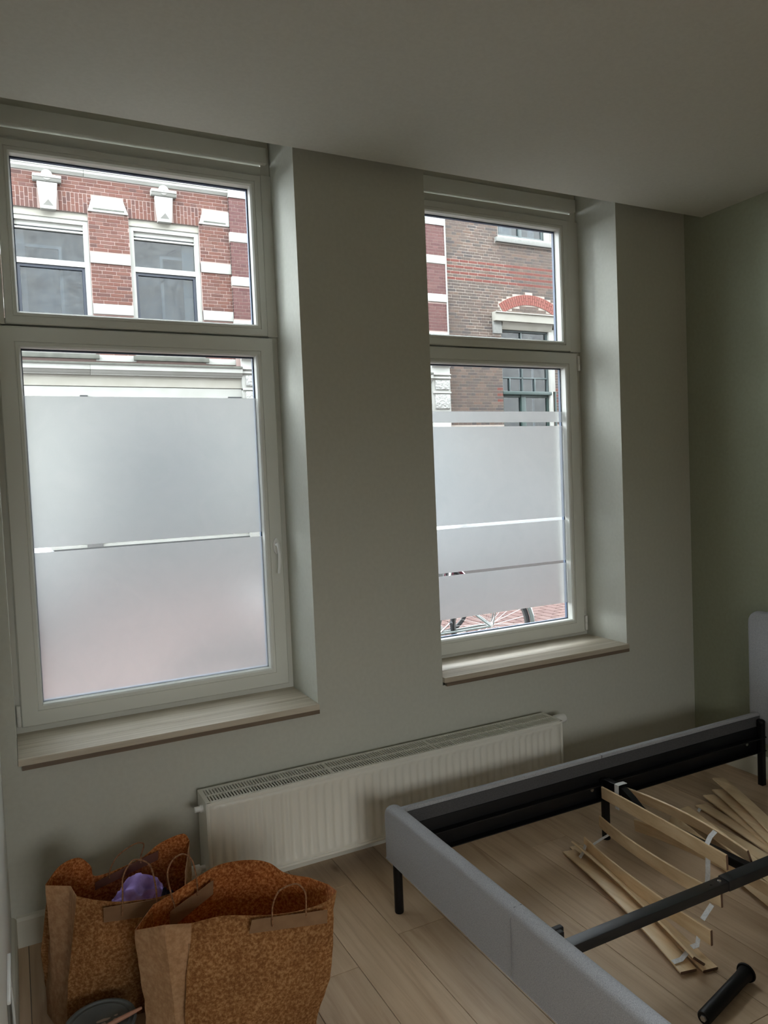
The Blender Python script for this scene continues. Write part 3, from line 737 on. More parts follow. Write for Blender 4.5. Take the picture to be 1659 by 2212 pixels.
# cloth in the back bag
def cloth(name, c, rad, m, label, cat, seed):
    bm = bmesh.new(); bmesh.ops.create_icosphere(bm, subdivisions=5, radius=1)
    for v in bm.verts:
        p = v.co.copy(); n1 = noise.noise(p * 1.6 + Vector((seed, 0, 0))); n2 = abs(noise.noise(p * 3.6 + Vector((0, seed, 0))))
        v.co = Vector((p.x * rad[0], p.y * rad[1], p.z * rad[2])) * (1 + .20 * n1 - .36 * n2) + Vector(c)
    b = B(); b.bm.free(); b.bm = bm
    return tag(b.build(name, m, smooth=80), label, cat)
cloth('cloth', (.262, -.450, .190), (.115, .072, .158), M['purple'], 'lilac cloth bunched up inside the left paper bag', 'cloth', 3.3)
cloth('dark_cloth', (.352, -.470, .170), (.030, .04, .150), M['navy'], 'dark blue cloth tucked beside the lilac one in the bag', 'cloth', 9.1)

# paint tin with brush
def tin():
    c = (.128, -.720); r = empty('paint_tin', (*c, 0), 'round grey paint tin with a closed smeared lid between the bags', 'tin')
    R = .086
    B().lathe([(R - .004, 0), (R - .002, .003), (R - .003, .128), (R - .001, .132), (R, .135), (R, .138)], (*c, 0), 'z', 48).build('tin_body', M['lid'], r)
    B().lathe([(R + .001, .136), (R + .003, .139), (R + .002, .143), (R - .003, .143), (R - .006, .139), (R - .013, .1385), (R - .015, .1405), (R - .018, .1385), (.01, .1385)], (*c, 0), 'z', 56).build('lid', M['lid'], r)
    for (x, y, sx, sy, sd) in ((.136, -.712, .018, .005, 1), (.168, -.708, .005, .003, 2), (.164, -.722, .004, .0025, 3), (.11, -.745, .012, .004, 4)):
        b = B(); ring = []
        for k in range(18):
            a = 2 * math.pi * k / 18; q = 1 + .35 * noise.noise(Vector((math.cos(a) * 2, math.sin(a) * 2, sd * 3.1)))
            ring.append((x + sx * q * math.cos(a), y + sy * q * math.sin(a)))
        b.loft([[(px, py, .1384) for px, py in ring], [(px, py, .1392) for px, py in ring]]); b.build('paint_smear', M['smear'], r)
    p = empty('paint_brush', (.14, -.72, .139), 'paint brush with a pinkish wooden handle lying on the tin lid', 'brush')
    a, e = Vector((.200, -.735, .1475)), Vector((.140, -.748, .1455)); d = (e - a).normalized()
    B().tube([a - d * .03, a, a.lerp(e, .6), e], [.0035, .0055, .0062, .0048], 12).build('brush_handle', M['brushwood'], p)
    B().bar([e - d * .002, e + d * .026], .024, .010).build('ferrule', M['chrome'], p, .002)
    B().bar([e + d * .026, e + d * .050], .022, .009).build('bristles', M['smear'], p, .003)
tin()

# ---------------------------------------------------------------- wall outlet on the left wall
def outlet():
    r = empty('wall_outlet', (XL, -.66, .12), 'white surface box outlet low on the left wall', 'outlet')
    b = B(); b.box(XL, XL + .009, -.77, -.56, .292, .300); b.box(XL, XL + .008, -.60, -.56, .16, .292); b.build('housing', M['whitepl'], r, .003)
    b = B(); b.box(XL, XL + .005, -.76, -.60, .17, .291); b.build('shaded_face_plate', M['groove'], r, .002)  # front of the white box, its shade put in as grey colour
    b = B(); b.tube(spline([(XL + .005, -.60, .23), (XL + .010, -.66, .17), (XL + .010, -.74, .15), (XL + .006, -.80, .150)]), .0035, 8); b.build('cord', M['whitepl'], r)
outlet()

# ================================================================ OUTDOORS
F = 9.5; GZ = -.15; PIT = .0567
street = box('street', M['mortar_s'], -14, 26, .46, F, GZ - .1, GZ - .012, smooth=0); tag(street, kind='structure', label='street paved with pink clay pavers in herringbone bond')
tag(box('ground', M['mortar_s'], -60, 80, F, 60, GZ - .2, GZ - .05, smooth=0), 'plain ground behind the houses', kind='structure')
def unit_piece(name, sx, sy, sz, m, bev):
    b = B().box(-sx / 2, sx / 2, -sy / 2, sy / 2, -sz / 2, sz / 2); bm = b.bm
    bmesh.ops.bevel(bm, geom=[e for e in bm.edges if max(v.co.y for v in e.verts) < 0] if bev < 0 else bm.edges[:], offset=abs(bev), segments=1, affect='EDGES')
    me = bpy.data.meshes.new(name); bm.to_mesh(me); bm.free(); me.materials.append(m); return me
cache = {}
def place(name, parent, c, size, m, bev=.003):
    k = (name, m.name, round(size[0], 3), round(size[1], 3), round(size[2], 3))
    if k not in cache: cache[k] = unit_piece(name, *size, m, bev)
    o = bpy.data.objects.new(name, cache[k]); COL.objects.link(o); o.location = Vector(c) - worldloc(parent); o.parent = parent; return o

def pavers():
    L_, W_ = .262, .131; near, far = [], []; J = .016
    # herringbone: rows of L-shaped pairs stepping diagonally
    i0 = -60
    for i in range(-50, 90):
        for j in range(-60, 110):
            # cell (i,j) of size W_; herringbone 90 deg
            s_ = (i - j) % 4
            x, y = i * W_, j * W_ + .5
            if not (-3 < x < 12 and .6 < y < 9.3): continue
            if s_ == 0: c, sz = (x + L_ / 2, y + W_ / 2), (L_ - J, W_ - J)
            elif s_ == 3: c, sz = (x + W_ / 2, y + L_ / 2), (W_ - J, L_ - J)   # upright pieces
            else: continue
            vis = 3.9 < c[0] < 8.2 and 3.2 < c[1] < 6.6 and c[0] - 3.9 > (c[1] - 3.6) * .35
            (near if vis else far).append((c, sz))
    near.sort(key=lambda q: (q[0][0] - 5.9) ** 2 + (q[0][1] - 4.8) ** 2); far += near[300:]; near = near[:300]
    for c, sz in near: place('paver', street, (c[0], c[1], GZ - .006), (sz[0], sz[1], .012), M['paver'], .004)
    b = B()
    for c, sz in far:
        if len(b.bm.verts) > 60000: break
        b.box(c[0] - sz[0] / 2, c[0] + sz[0] / 2, c[1] - sz[1] / 2, c[1] + sz[1] / 2, GZ - .012, GZ)
    tag(b.build('far_pavers', M['paver'], street, smooth=0), kind='stuff')
pavers()

def brickwork(parent, regions, holes, phase_z, prefer, nmax=300, L_=.208, proud=.006, y=F):
    """regions: (x0,x1,z0,z1,material, proud offset); bricks laid in cross bond, clipped to the region and by holes"""
    out = []
    for (x0, x1, z0, z1, m, dy) in regions:
        r0 = math.floor((z0 - phase_z) / PIT)
        r = r0
        while phase_z + r * PIT < z1 - .01:
            za = phase_z + r * PIT; zb = za + PIT - .008
            if za < z0 - .012 or zb > z1 + .012: r += 1; continue
            head = r % 2
            bl = (L_ / 2 if head else L_); xx = x0 - (L_ / 4 if head else (0 if r % 4 == 0 else L_ / 2)) 
            while xx < x1:
                a, c = max(xx, x0), min(xx + bl - .007, x1)
                segs = [(a, c)]
                for (hx0, hx1, hz0, hz1) in holes:
                    if zb > hz0 + .01 and za < hz1 - .01:
                        ns = []
                        for s0, s1 in segs:
                            if hx0 < s1 and hx1 > s0:
                                if s0 < hx0: ns.append((s0, hx0 - .004))
                                if s1 > hx1: ns.append((hx1 + .004, s1))
                            else: ns.append((s0, s1))
                        segs = ns
                for s0, s1 in segs:
                    if s1 - s0 > .025: out.append(((s0 + s1) / 2, (za + zb) / 2, s1 - s0, zb - za, m, dy))
                xx += bl
            r += 1
    out.sort(key=prefer)
    for cx, cz, sx, sz, m, dy in out[:nmax]:
        place('brick', parent, (cx, y - dy + .02 + random.uniform(-.0015, .0015), cz), (round(sx, 2), .05, sz), m, .003)
    rest = {}
    for q in out[nmax:]: rest.setdefault(q[4].name, []).append(q)
    b = B(); mats = []
    for nm, qs in rest.items():
        mats.append(qs[0][4]); b.mi = len(mats) - 1
        for cx, cz, sx, sz, m, dy in qs: b.box(cx - sx / 2, cx + sx / 2, y - dy - .005, y - dy + .03, cz - sz / 2, cz + sz / 2)
    if mats: tag(b.build('far_bricks', mats, parent, smooth=0), kind='stuff')

def vis1(q):
    """smaller = shown larger / nearer the part of the facade the windows frame"""
    cx, cz = q[0], q[1]; v = (.25 < cx < 3.8 or 7.2 < cx < 7.65) and (4.2 < cz < 6.4 or 3.55 < cz < 3.66)
    return (0 if v else 10) + abs(cx - 2)
def house_one():
    r = empty('row_house', (2.3, F + 1, GZ), 'red brick row house across the street with white stone bands and keystones', 'house')
    openings = [(.215 + k * 1.684, 1.308 + k * 1.684, 3.63, 5.70) for k in (-3, -2, -1, 0, 1)] + [(4.32, 5.41, 3.63, 5.70), (6.0, 7.06, 3.63, 5.70)]
    # masonry core with openings cut as boxes
    b = B(); X0, X1 = -5.6, 7.63; zb, zt = 3.45, 7.7; yq = F - .001
    xs = sorted([o[0] for o in openings] + [o[1] for o in openings]); edges = [X0] + xs + [X1]
    for i in range(0, len(edges) - 1, 2):
        if edges[i + 1] > edges[i]: b.box(edges[i], edges[i + 1], yq, F + .3, zb, zt)
    for o in openings: b.box(o[0], o[1], yq, F + .3, o[3], zt); b.box(o[0], o[1], yq, F + .3, zb, o[2])
    b.build('wall', M['mortar_r'], r, smooth=0)
    holes = [(a - 0, c + 0, 3.4, 5.70) for a, c, _, _ in openings]
    stones = []
    def st(x0, x1, z0, z1, d=.02, m='stone', nm='stone_band', bev=.004):
        box(nm, M[m], x0, x1, F - d, F + .04, z0, z1, r, bev); holes.append((x0, x1, z0, z1))
    piers = [(edges[i], edges[i + 1]) for i in range(0, len(edges) - 1, 2)]
    piers = [(a, c) for a, c in piers if c - a < .8] + [(2.992, 3.49), (3.795, 4.32)]
    for a, c in piers:
        a2, c2 = (a, c)
        if c > 7: c2 = 7.225
        for z0, z1 in ((4.96, 5.118), (4.19, 4.345), (3.47, 3.565)): st(a2, c2 if c < 3.0 or c > 7 else c, z0, z1)
    for o in openings:    # trapezoid springers stand on every pier
        pass
    for a, c in piers:
        if c > 7: continue
        b = B(); rt = 3.49 if abs(a - 2.992) < .02 else None
        cr = rt if rt else c + .0
        pts = [(a - .0, 5.732), (cr, 5.732), (cr - (0 if rt else .08), 5.965), (a + .075, 5.965)]
        b.prism_xz(pts, F - .03, F + .04); o = b.build('springer_stone', M['stone'], r, .006)
        B().box(a + .075, cr - .06, F - .034, F - .028, 5.765, 5.785).build('groove', M['darkstone'], o)
        holes.append((a + .06, cr - (0 if rt else .06), 5.74, 5.95))
    # keystones over the openings
    soldier = []
    for a, c, z0, z1 in openings:
        m_ = (a + c) / 2; ks = empty_part = None
        b = B(); b.prism_xz([(m_ - .105, 5.68), (m_ + .105, 5.68), (m_ + .14, 6.07), (m_ - .14, 6.07)], F - .07, F + .03)
        k = b.build('keystone', M['stone'], r, .004)
        # pyramid boss
        b = B(); q = [(m_ - .072, F - .071, 5.73), (m_ + .072, F - .071, 5.73), (m_ + .098, F - .071, 6.03), (m_ - .098, F - .071, 6.03)]
        vv = [b.bm.verts.new(p) for p in q]; ap = b.bm.verts.new((m_, F - .125, 5.80)); ap2 = b.bm.verts.new((m_, F - .125, 5.95))
        for f_ in ((vv[0], vv[1], ap), (vv[1], vv[2], ap2, ap), (vv[2], vv[3], ap2), (vv[3], vv[0], ap, ap2)): b._f(list(f_))
        b._f(vv[::-1]); b.build('boss', M['stone'], k, smooth=0)
        prof = [(F + .02, 6.08), (F - .07, 6.08), (F - .09, 6.10), (F - .10, 6.12), (F - .115, 6.125), (F - .115, 6.165), (F + .02, 6.165)]
        B().profile_x(prof, m_ - .195, m_ + .195).build('cap', M['stone'], k, .004)
        b = B(); b.lathe([(.070, -.10), (.078, -.09), (.078, .02)], (m_, F, 6.165), 'y', 24); b.build('disc', M['stone'], k)
        B().lathe([(.010, -.125), (.024, -.118), (.024, -.095)], (m_, F, 6.165), 'y', 16).build('rosette', M['stone'], k)
        holes.append((m_ - .12, m_ + .12, 5.66, 6.24))
        soldier.append((a, c, m_))
    # string course
    for x0, x1 in ((-5.6, -1.6), (-1.59, .3 - 1.5 + 1.3), (.11, 1.275), (1.28, 3.49), (3.80, 7.23)):
        if x1 > x0: B().profile_x([(F + .03, 6.232), (F - .02, 6.235), (F - .03, 6.25), (F - .055, 6.275), (F - .055, 6.31), (F - .065, 6.315), (F - .065, 6.365), (F + .03, 6.38)], x0, x1).build('string_course', M['stone'], r, .003)
    holes.append((-5.6, 3.49, 6.245, 6.41)); holes.append((3.80, 7.23, 6.245, 6.41))
    # pilasters
    for px0, px1 in ((3.49, 3.795), (7.23, 7.63)):
        box('pilaster', M['mortar_r'], px0, px1, F - .0435, F + .05, 3.45, 7.7, r, smooth=0)
        for k in range(-1, 5):
            z0 = 4.775 + k * .7165
            if z0 + .15 > 7.6: continue
            box('quoin_stone', M['stone'], px0 - .006, px1 + .004, F - .062, F + .03, z0, z0 + .148, r, .005)
            holes.append((px0 - .01, px1 + .01, z0, z0 + .148))
    # bricks
    arch_holes = [(a, c, 5.70, 5.985) for a, c, _, _ in openings]
    regs = [(X0, 3.49, 3.45, 6.9, M['brick_r'], .0), (3.795, 7.23, 3.45, 6.9, M['brick_r'], 0), (3.49, 3.795, 3.6, 7.0, M['brick_p'], .042), (7.23, 7.63, 3.6, 7.0, M['brick_p'], .042)]
    brickwork(r, regs, holes + arch_holes, 4.345 + .005, vis1)
    # soldier bricks of the flat arches
    n = 0
    for a, c, m_ in soldier:
        b = B(); xx = a + .004; cnt = int((c - a) / PIT)
        for k in range(cnt):
            x0 = a + k * (c - a) / cnt
            for z0, z1 in ((5.703, 5.80), (5.808, 5.905), (5.913, 5.985)) if k % 2 else ((5.703, 5.845), (5.853, 5.985)):
                cx = x0 + (c - a) / cnt / 2
                if abs(cx - m_) < .13 + (z0 - 5.7) * .08: continue
                lean = (cx - m_) * .25
                if a in (openings[3][0], openings[4][0]) and n < 150:
                    place('arch_brick', r, (cx, F + .02, (z0 + z1) / 2), (round((c - a) / cnt - .010, 3), .05, z1 - z0), M['brick_r']); n += 1
                else: b.box(x0 + .005, x0 + (c - a) / cnt - .005, F - .004, F + .03, z0, z1)
        if len(b.bm.verts): tag(b.build('far_arch_bricks', M['brick_r'], r, smooth=0), kind='stuff')
    # windows
    for i, (a, c, z0, z1) in enumerate(openings):
        wn = empty('window', ((a + c) / 2, F + .12, 3.63)); wn.location = Vector(wn.location) - worldloc(r); wn.parent = r
        box('header_board', M['cream'], a + .002, c - .002, F + .03, F + .12, 5.595, 5.698, wn)
        B().ring(a + .003, c - .003, 3.66, 5.595, [(0, F + .16), (0, F + .045), (.068, F + .045), (.072, F + .06), (.072, F + .16)]).build('casing', M['stone'], wn)
        box('vent', M['stone'], a + .075, c - .075, F + .08, F + .14, 5.455, 5.523, wn)
        box('vent_slot', M['voiddark'], a + .11, c - .11, F + .076, F + .081, 5.435, 5.450, wn)
        box('vent_lip', M['stone'], a + .075, c - .075, F + .06, F + .14, 5.402, 5.428, wn)
        box('meeting_rail', M['stone'], a + .07, c - .07, F + .055, F + .14, 4.895, 4.975, wn)
        B().ring(a + .073, c - .073, 3.70, 4.893, [(0, F + .13), (0, F + .075), (.042, F + .075), (.046, F + .09), (.046, F + .13)]).build('lower_sash', M['navyframe'], wn)
        box('pane', M['farglass'], a + .072, c - .072, F + .10, F + .104, 4.97, 5.405, wn, smooth=0)
        box('pane', M['farglass'], a + .072, c - .072, F + .112, F + .116, 3.72, 4.86, wn, smooth=0)
        # pale frame and curtain shapes behind the glass stand in for reflections
        q = a + (.16 if i % 2 else .48)
        B().ring(q, q + .55, 3.85, 5.22, [(0, F + .25), (0, F + .2), (.045, F + .2), (.045, F + .25)]).build('reflection_frame', M['curtain'], wn)
        box('curtain', M['curtain'], a + .02, a + .20, F + .17, F + .19, 3.7, 5.45, wn) if i % 2 else box('curtain', M['curtain'], c - .26, c - .02, F + .17, F + .19, 3.7, 5.45, wn)
        box('sill', M['stone'], a - .0, c + .0, F - .03, F + .12, 3.60, 3.66, wn, .004)
        box('sill_stone', M['darkstone'], a - .04, c + .045, F - .06, F + .10, 3.495, 3.565, wn, .004)
        box('sill_lip', M['stone'], a, c, F - .012, F + .1, 3.566, 3.60, wn)
    box('room_backdrop', M['room_dark'], X0, X1, F + .4, F + .45, 3.5, 7.6, r)
    # cornice and shop fascia
    prof = [(F + .03, 3.425), (F - .16, 3.425), (F - .16, 3.40), (F - .15, 3.395), (F - .15, 3.322), (F - .13, 3.312), (F - .11, 3.278), (F - .09, 3.265), (F - .085, 3.25), (F - .07, 3.245), (F + .03, 3.24)]
    for x0, x1 in ((-5.6, 1.2), (1.203, 3.56), (3.80, 7.22)): B().profile_x(prof, x0, x1).build('cornice', M['stone'], r, .002)
    for x0, x1 in ((-5.6, 3.56), (3.80, 7.22)):
        box('cornice_cap', M['darkstone'], x0, x1, F - .165, F + .03, 3.395, 3.428, r, .003)
        box('fascia', M['cream'], x0, x1, F - .04, F + .1, 3.083, 3.245, r)
        box('lower_fascia', M['stone'], x0, x1, F - .03, F + .1, 2.930, 3.073, r)
        box('fascia_gap', M['darkstone'], x0, x1, F - .02, F + .1, 3.071, 3.085, r)
        box('shop_head', M['stone'], x0, x1, F - .06, F + .1, 2.80, 2.90, r)
        b = B()
        b.box(x0, x1, F - .04, F + .1, 2.90, 2.935); b.build('shop_head_strip', M['stone'], r)
    for x0, x1 in ((1.04, 1.15), (3.32, 3.54)): box('vent_opening', M['voiddark'], x0, x1, F - .068, F, 2.895, 2.94, r)
    # white stone pilasters at street level
    for px0, px1 in ((3.56, 3.80), (7.22, 7.62)):
        pf = [(F + .05, 2.70), (F - .09, 2.70), (F - .09, 3.32), (F - .12, 3.325), (F - .12, 3.345), (F - .10, 3.36), (F - .10, 3.385), (F - .13, 3.39), (F - .13, 3.41), (F - .09, 3.42), (F - .09, 3.53), (F - .11, 3.56), (F - .16, 3.585), (F - .16, 3.625), (F + .05, 3.64)]
        pl = B().profile_x(pf, px0, px1).build('stone_pilaster', M['stone'], r, .002)
        box('carved_panel', M['carved'], px0 + .06, px1 - .03, F - .112, F - .08, 3.12, 3.29, pl, .008)
        box('carved_panel', M['carved'], px0 + .05, px1 - .03, F - .115, F - .08, 2.76, 3.03, pl, .008)
        box('panel_ledge', M['stone'], px0, px1, F - .12, F, 3.05, 3.08, pl)
        box('pilaster_shaft', M['stone'], px0 + .01, px1 - .01, F - .08, F + .1, GZ, 2.70, r, .004)
    # shop front
    k = 0; xx = -5.6
    box('shop_wall', M['shopdark'], -5.6, 7.2, F + .02, F + .2, GZ, .62, r)
    box('shop_sill', M['shopdark'], -5.6, 7.2, F - .06, F + .05, .56, .62, r)
    box('shop_sill_lip', M['stone'], -5.6, 7.2, F - .03, F + .05, .62, .655, r)
    for x0, x1 in ((-5.4, -3.4), (-3.0, -.9), (1.25, 3.3), (4.0, 5.5), (5.7, 7.1)):
        B().ring(x0, x1, .655, 2.80, [(0, F + .12), (0, F), (.07, F), (.07, F + .12)]).build('shop_frame', M['stone'], r, .004)
        box('shop_pane', M['farglass'], x0 + .06, x1 - .06, F + .06, F + .065, .70, 2.75, r)
    for x0, x1 in ((-5.6, -5.4), (-3.4, -3.0), (3.3, 3.56), (3.8, 4.0), (5.5, 5.7), (7.1, 7.22)): box('shop_pier', M['stone'], x0, x1, F - .02, F + .1, .655, 2.80, r, .004)
    box('grey_pier', M['shopgrey'], 1.02, 1.25, F - .05, F + .1, GZ, 2.80, r, .004)
    box('entrance_door', M['stone'], .0, 1.02, F + .02, F + .08, GZ, 2.80, r, .004)
    box('entrance_pier', M['stone'], -.9, .0, F - .03, F + .1, GZ, 2.80, r, .004)
    box('shop_backdrop', M['room_dark'], -5.6, 7.2, F + .9, F + .95, GZ, 2.9, r)
house_one()

def vis2(q):
    cx, cz = q[0], q[1]; v = 7.66 < cx < 10.4 and (4.15 < cz < 6.45 or 2.65 < cz < 3.65)
    return (0 if v else 10) + abs(cx - 8.4) * .6 + abs(cz - 5.2) * .5
def house_two():
    r = empty('brown_brick_house', (11.5, F + 1, GZ), 'brown-grey brick house with red stripes and a salmon brick arch, right of the row house', 'house')
    X0, X1 = 7.655, 15.5
    ups = [(8.90, 10.27, 6.14, 7.4), (12.0, 13.3, 6.14, 7.4)]; lows = [(8.905, 10.235, 1.2, 4.50), (12.0, 13.3, 1.2, 4.5)]
    b = B(); yq = F - .001; xs = [X0, 8.905, 10.235, 12.0, 13.3, X1]
    for i in range(0, 6, 2): b.box(xs[i], xs[i + 1], yq, F + .35, GZ, 7.7)
    for i in (1, 3):
        b.box(xs[i], xs[i + 1], yq, F + .35, 4.5, 6.14); b.box(xs[i], xs[i + 1], yq, F + .35, 7.4, 7.7); b.box(xs[i], xs[i + 1], yq, F + .35, GZ, 1.2)
    b.build('wall', M['mortar_d'], r, smooth=0)
    tag(B().tube([(7.645, F - .045, 3.55), (7.645, F - .045, 7.7)], .018, 10).build('downpipe', M['zinc'], r), None)
    holes = [(8.90, 10.27, 6.04, 7.4), (8.82, 10.35, 6.04, 6.15), (12.0, 13.3, 6.04, 7.4), (8.905, 10.235, 1.2, 4.50), (12.0, 13.3, 1.2, 4.5), (8.70, 8.93, 4.25, 4.68), (8.70, 10.45, 4.47, 4.68)]
    # segmental arch: outer chord 8.87..10.37, rise .22
    cx, hw, rise, zs = 9.62, .75, .225, 4.84
    R = (hw * hw + rise * rise) / (2 * rise); zc = zs + rise - R; tin_ = .20
    def in_arch(x, z):
        d = math.hypot(x - cx, z - zc); return R - tin_ - .006 < d < R + .006 and abs(math.atan2(x - cx, z - zc)) < math.asin(hw / R) + .012
    red_rows = (5.61, 5.61 - 2 * PIT, 5.61 - 4 * PIT, 5.61 - 6 * PIT)
    ph = 5.26 - .022
    regs = [(X0 + .02, X1, GZ, 6.9, M['brick_d'], 0)]
    out = []
    # lay, then recolour by row and drop what the arch replaces
    def lay():
        r0 = int((2.5 - ph) / PIT) - 1; k = r0
        while ph + k * PIT < 6.9:
            za = ph + k * PIT; zb = za + PIT - .008; red = k in (0, 2, 4, 6)
            head = k % 2 and not red; bl = .104 if head else .208; xx = X0 + .02 - (.052 if head else (0 if k % 4 == 0 else .104))
            while xx < X1:
                a, c = max(xx, X0 + .02), min(xx + bl - .007, X1); segs = [(a, c)]
                for hx0, hx1, hz0, hz1 in holes:
                    if zb > hz0 + .01 and za < hz1 - .01:
                        ns = []
                        for s0, s1 in segs:
                            if hx0 < s1 and hx1 > s0:
                                if s0 < hx0: ns.append((s0, hx0 - .004))
                                if s1 > hx1: ns.append((hx1 + .004, s1))
                            else: ns.append((s0, s1))
                        segs = ns
                for s0, s1 in segs:
                    if s1 - s0 < .025: continue
                    m_, zm = (s0 + s1) / 2, (za + zb) / 2
                    runs, cur = [], None
                    for q_ in range(25):
                        x_ = s0 + (s1 - s0) * q_ / 24
                        ok = not (in_arch(x_, za) or in_arch(x_, zb) or in_arch(x_, zm))
                        if ok: cur = [x_, x_] if cur is None else [cur[0], x_]
                        if (not ok or q_ == 24) and cur: runs.append(cur); cur = None
                    runs = [u for u in runs if u[1] - u[0] > .008]
                    if not runs: continue
                    for u in runs[1:]: out.append(((u[0] + u[1]) / 2, zm, u[1] - u[0], zb - za, M['brick_d'], 0))
                    s0, s1 = runs[0]; m_ = (s0 + s1) / 2
                    quo = (8.74 < m_ < 8.9 or 10.235 < m_ < 10.34) and any(abs(zm - q) < .02 for q in (3.175, 3.062, 2.948))
                    mt = M['brick_s'] if red or quo else M['brick_d']
                    out.append((m_, zm, s1 - s0, zb - za, mt, 0))
                xx += bl
            k += 1
    lay()
    out.sort(key=vis2)
    for a, c, sx, sz, m_, dy in out[:300]: place('brick', r, (a, F + .02 + random.uniform(-.0015, .0015), c), (round(sx, 2), .05, sz), m_, .003)
    b = B(); 
    for a, c, sx, sz, m_, dy in out[300:]:
        b.mi = 1 if m_ is M['brick_s'] else 0
        b.box(a - sx / 2, a + sx / 2, F - .005, F + .03, c - sz / 2, c + sz / 2)
    tag(b.build('far_bricks', [M['brick_d'], M['brick_s']], r, smooth=0), kind='stuff')
    # arch voussoirs, two half-brick rings broken by short joints
    tot = 2 * math.asin(hw / R); n = 27
    for k in range(n):
        a0 = -tot / 2 + tot * k / n + .0028; a1 = -tot / 2 + tot * (k + 1) / n - .0028
        cut = .068 if k % 2 else .132
        for ra, rb in ((R, R - cut + .004), (R - cut - .004, R - tin_)):
            pts = [(cx + ra * math.sin(a0), zc + ra * math.cos(a0)), (cx + ra * math.sin(a1), zc + ra * math.cos(a1)), (cx + rb * math.sin(a1), zc + rb * math.cos(a1)), (cx + rb * math.sin(a0), zc + rb * math.cos(a0))]
            B().prism_xz(pts, F - .012, F + .04).build('arch_brick', M['brick_a'], r, smooth=0)
    # upper window
    for (a, c, z0, z1), fm in ((ups[0], 'greyframe'), (ups[1], 'greyframe')):
        wn = empty('window', ((a + c) / 2, F + .1, z0)); wn.location = Vector(wn.location) - worldloc(r); wn.parent = r
        B().ring(a, c + .0, z0, z1, [(0, F + .16), (0, F + .03), (.0, F + .03), (.0, F + .16)]) if 0 else None
        box('jamb', M['stone'], c - .17, c, F + .02, F + .14, z0, z1, wn, .004); box('sill_board', M['stone'], a, c, F + .0, F + .14, z0, z0 + .055, wn, .004)
        B().ring(a + .005, c - .17, z0 + .055, z1, [(0, F + .13), (0, F + .07), (.05, F + .07), (.05, F + .13)]).build('frame', M[fm], wn, .003)
        mx = (a + .005 + c - .17) / 2; box('mullion', M[fm], mx - .04, mx + .04, F + .065, F + .13, z0 + .06, z1, wn, .003)
        box('pane', M['farglass'], a + .05, c - .2, F + .10, F + .104, z0 + .1, z1, wn)
        box('curtain', M['curtain'], a + .22, mx - .07, F + .25, F + .27, z0 + .05, z1, wn); box('curtain', M['curtain'], mx + .35, c - .27, F + .25, F + .27, z0 + .05, z1, wn)
        box('sill_stone', M['greystone'], a - .075, c + .08, F - .07, F + .06, 6.05, 6.14, wn, .006)
    # lintel
    for a, c in ((8.70, 10.45), (11.85, 13.45)):
        B().profile_x([(F + .03, 4.49), (F - .12, 4.49), (F - .12, 4.635), (F - .15, 4.645), (F - .15, 4.665), (F + .03, 4.675)], a, c).build('lintel', M['cream'], r, .003)
        B().profile_x([(F + .06, 4.35), (F + .0, 4.35), (F - .04, 4.43), (F - .06, 4.49), (F + .06, 4.49)], a + .22, c - .34 + .06).build('lintel_soffit', M['cream'], r, .002)
        box('console', M['greystone'], a, a + .20, F - .05, F + .03, 4.25, 4.49, r, .008)
    # lower window
    for a, c in ((8.905, 10.235), (12.0, 13.3)):
        wn = empty('window', ((a + c) / 2, F + .1, 1.2)); wn.location = Vector(wn.location) - worldloc(r); wn.parent = r
        j = c - .13
        box('jamb', M['stone'], j, c, F + .0, F + .14, 3.13, 4.40, wn, .003); box('jamb', M['stone'], j, c - .06, F + .0, F + .14, 1.2, 3.13, wn, .003)
        B().tube([(c - .03, F - .03, 3.12), (c - .03, F - .03, 1.2)], .018, 8).build('pipe', M['greenframe'], wn)
        g = M['greyframe']; G_ = M['greenframe']
        B().ring(a + .01, j, 3.10, 4.35, [(0, F + .13), (0, F + .05), (.035, F + .05), (.035, F + .13)]).build('top_sash', g, wn, .002)
        m_ = 9.44 if a < 9 else (a + j) / 2
        for x0, z0, z1, wd in ((m_, 3.12, 4.33, .030), (9.125 if a < 9 else a + .2, 3.12, 3.39, .026), (9.755 if a < 9 else c - .45, 3.12, 3.39, .026)): box('mullion', g, x0 - wd / 2, x0 + wd / 2, F + .055, F + .11, z0, z1, wn, .002)
        box('glazing_bar', g, a + .03, j - .02, F + .055, F + .11, 3.388, 3.415, wn, .002)
        box('glazing_bar', g, a + .03, j - .02, F + .055, F + .11, 3.72, 3.745, wn, .002); box('glazing_bar', g, a + .03, j - .02, F + .055, F + .11, 4.03, 4.055, wn, .002)
        box('transom', M['greenframe'], a + .005, j + .03, F - .01, F + .12, 3.06, 3.125, wn, .006)
        B().ring(a + .01, j, 1.25, 3.06, [(0, F + .13), (0, F + .06), (.05, F + .06), (.05, F + .13)]).build('lower_sash', G_, wn, .002)
        box('center_post', G_, m_ - .055, m_ + .055, F + .04, F + .12, 1.25, 3.06, wn, .003)
        box('pane', M['farglass'], a + .02, j - .01, F + .09, F + .094, 1.3, 4.33, wn)
        for q in (a + .10, m_ + .1, m_ + .42): box('curtain', M['curtain'], q, q + .045, F + .28, F + .3, 1.3, 4.3, wn)
        box('sill_stone', M['darkstone'], a - .06, c + .06, F - .07, F + .06, 1.12, 1.2, wn, .004)
    box('room_backdrop', M['dark2'], X0, X1, F + .8, F + .85, 1.0, 7.6, r)
    box('plinth', M['darkstone'], X0, X1, F - .03, F + .05, GZ, .35, r, .004)
house_two()

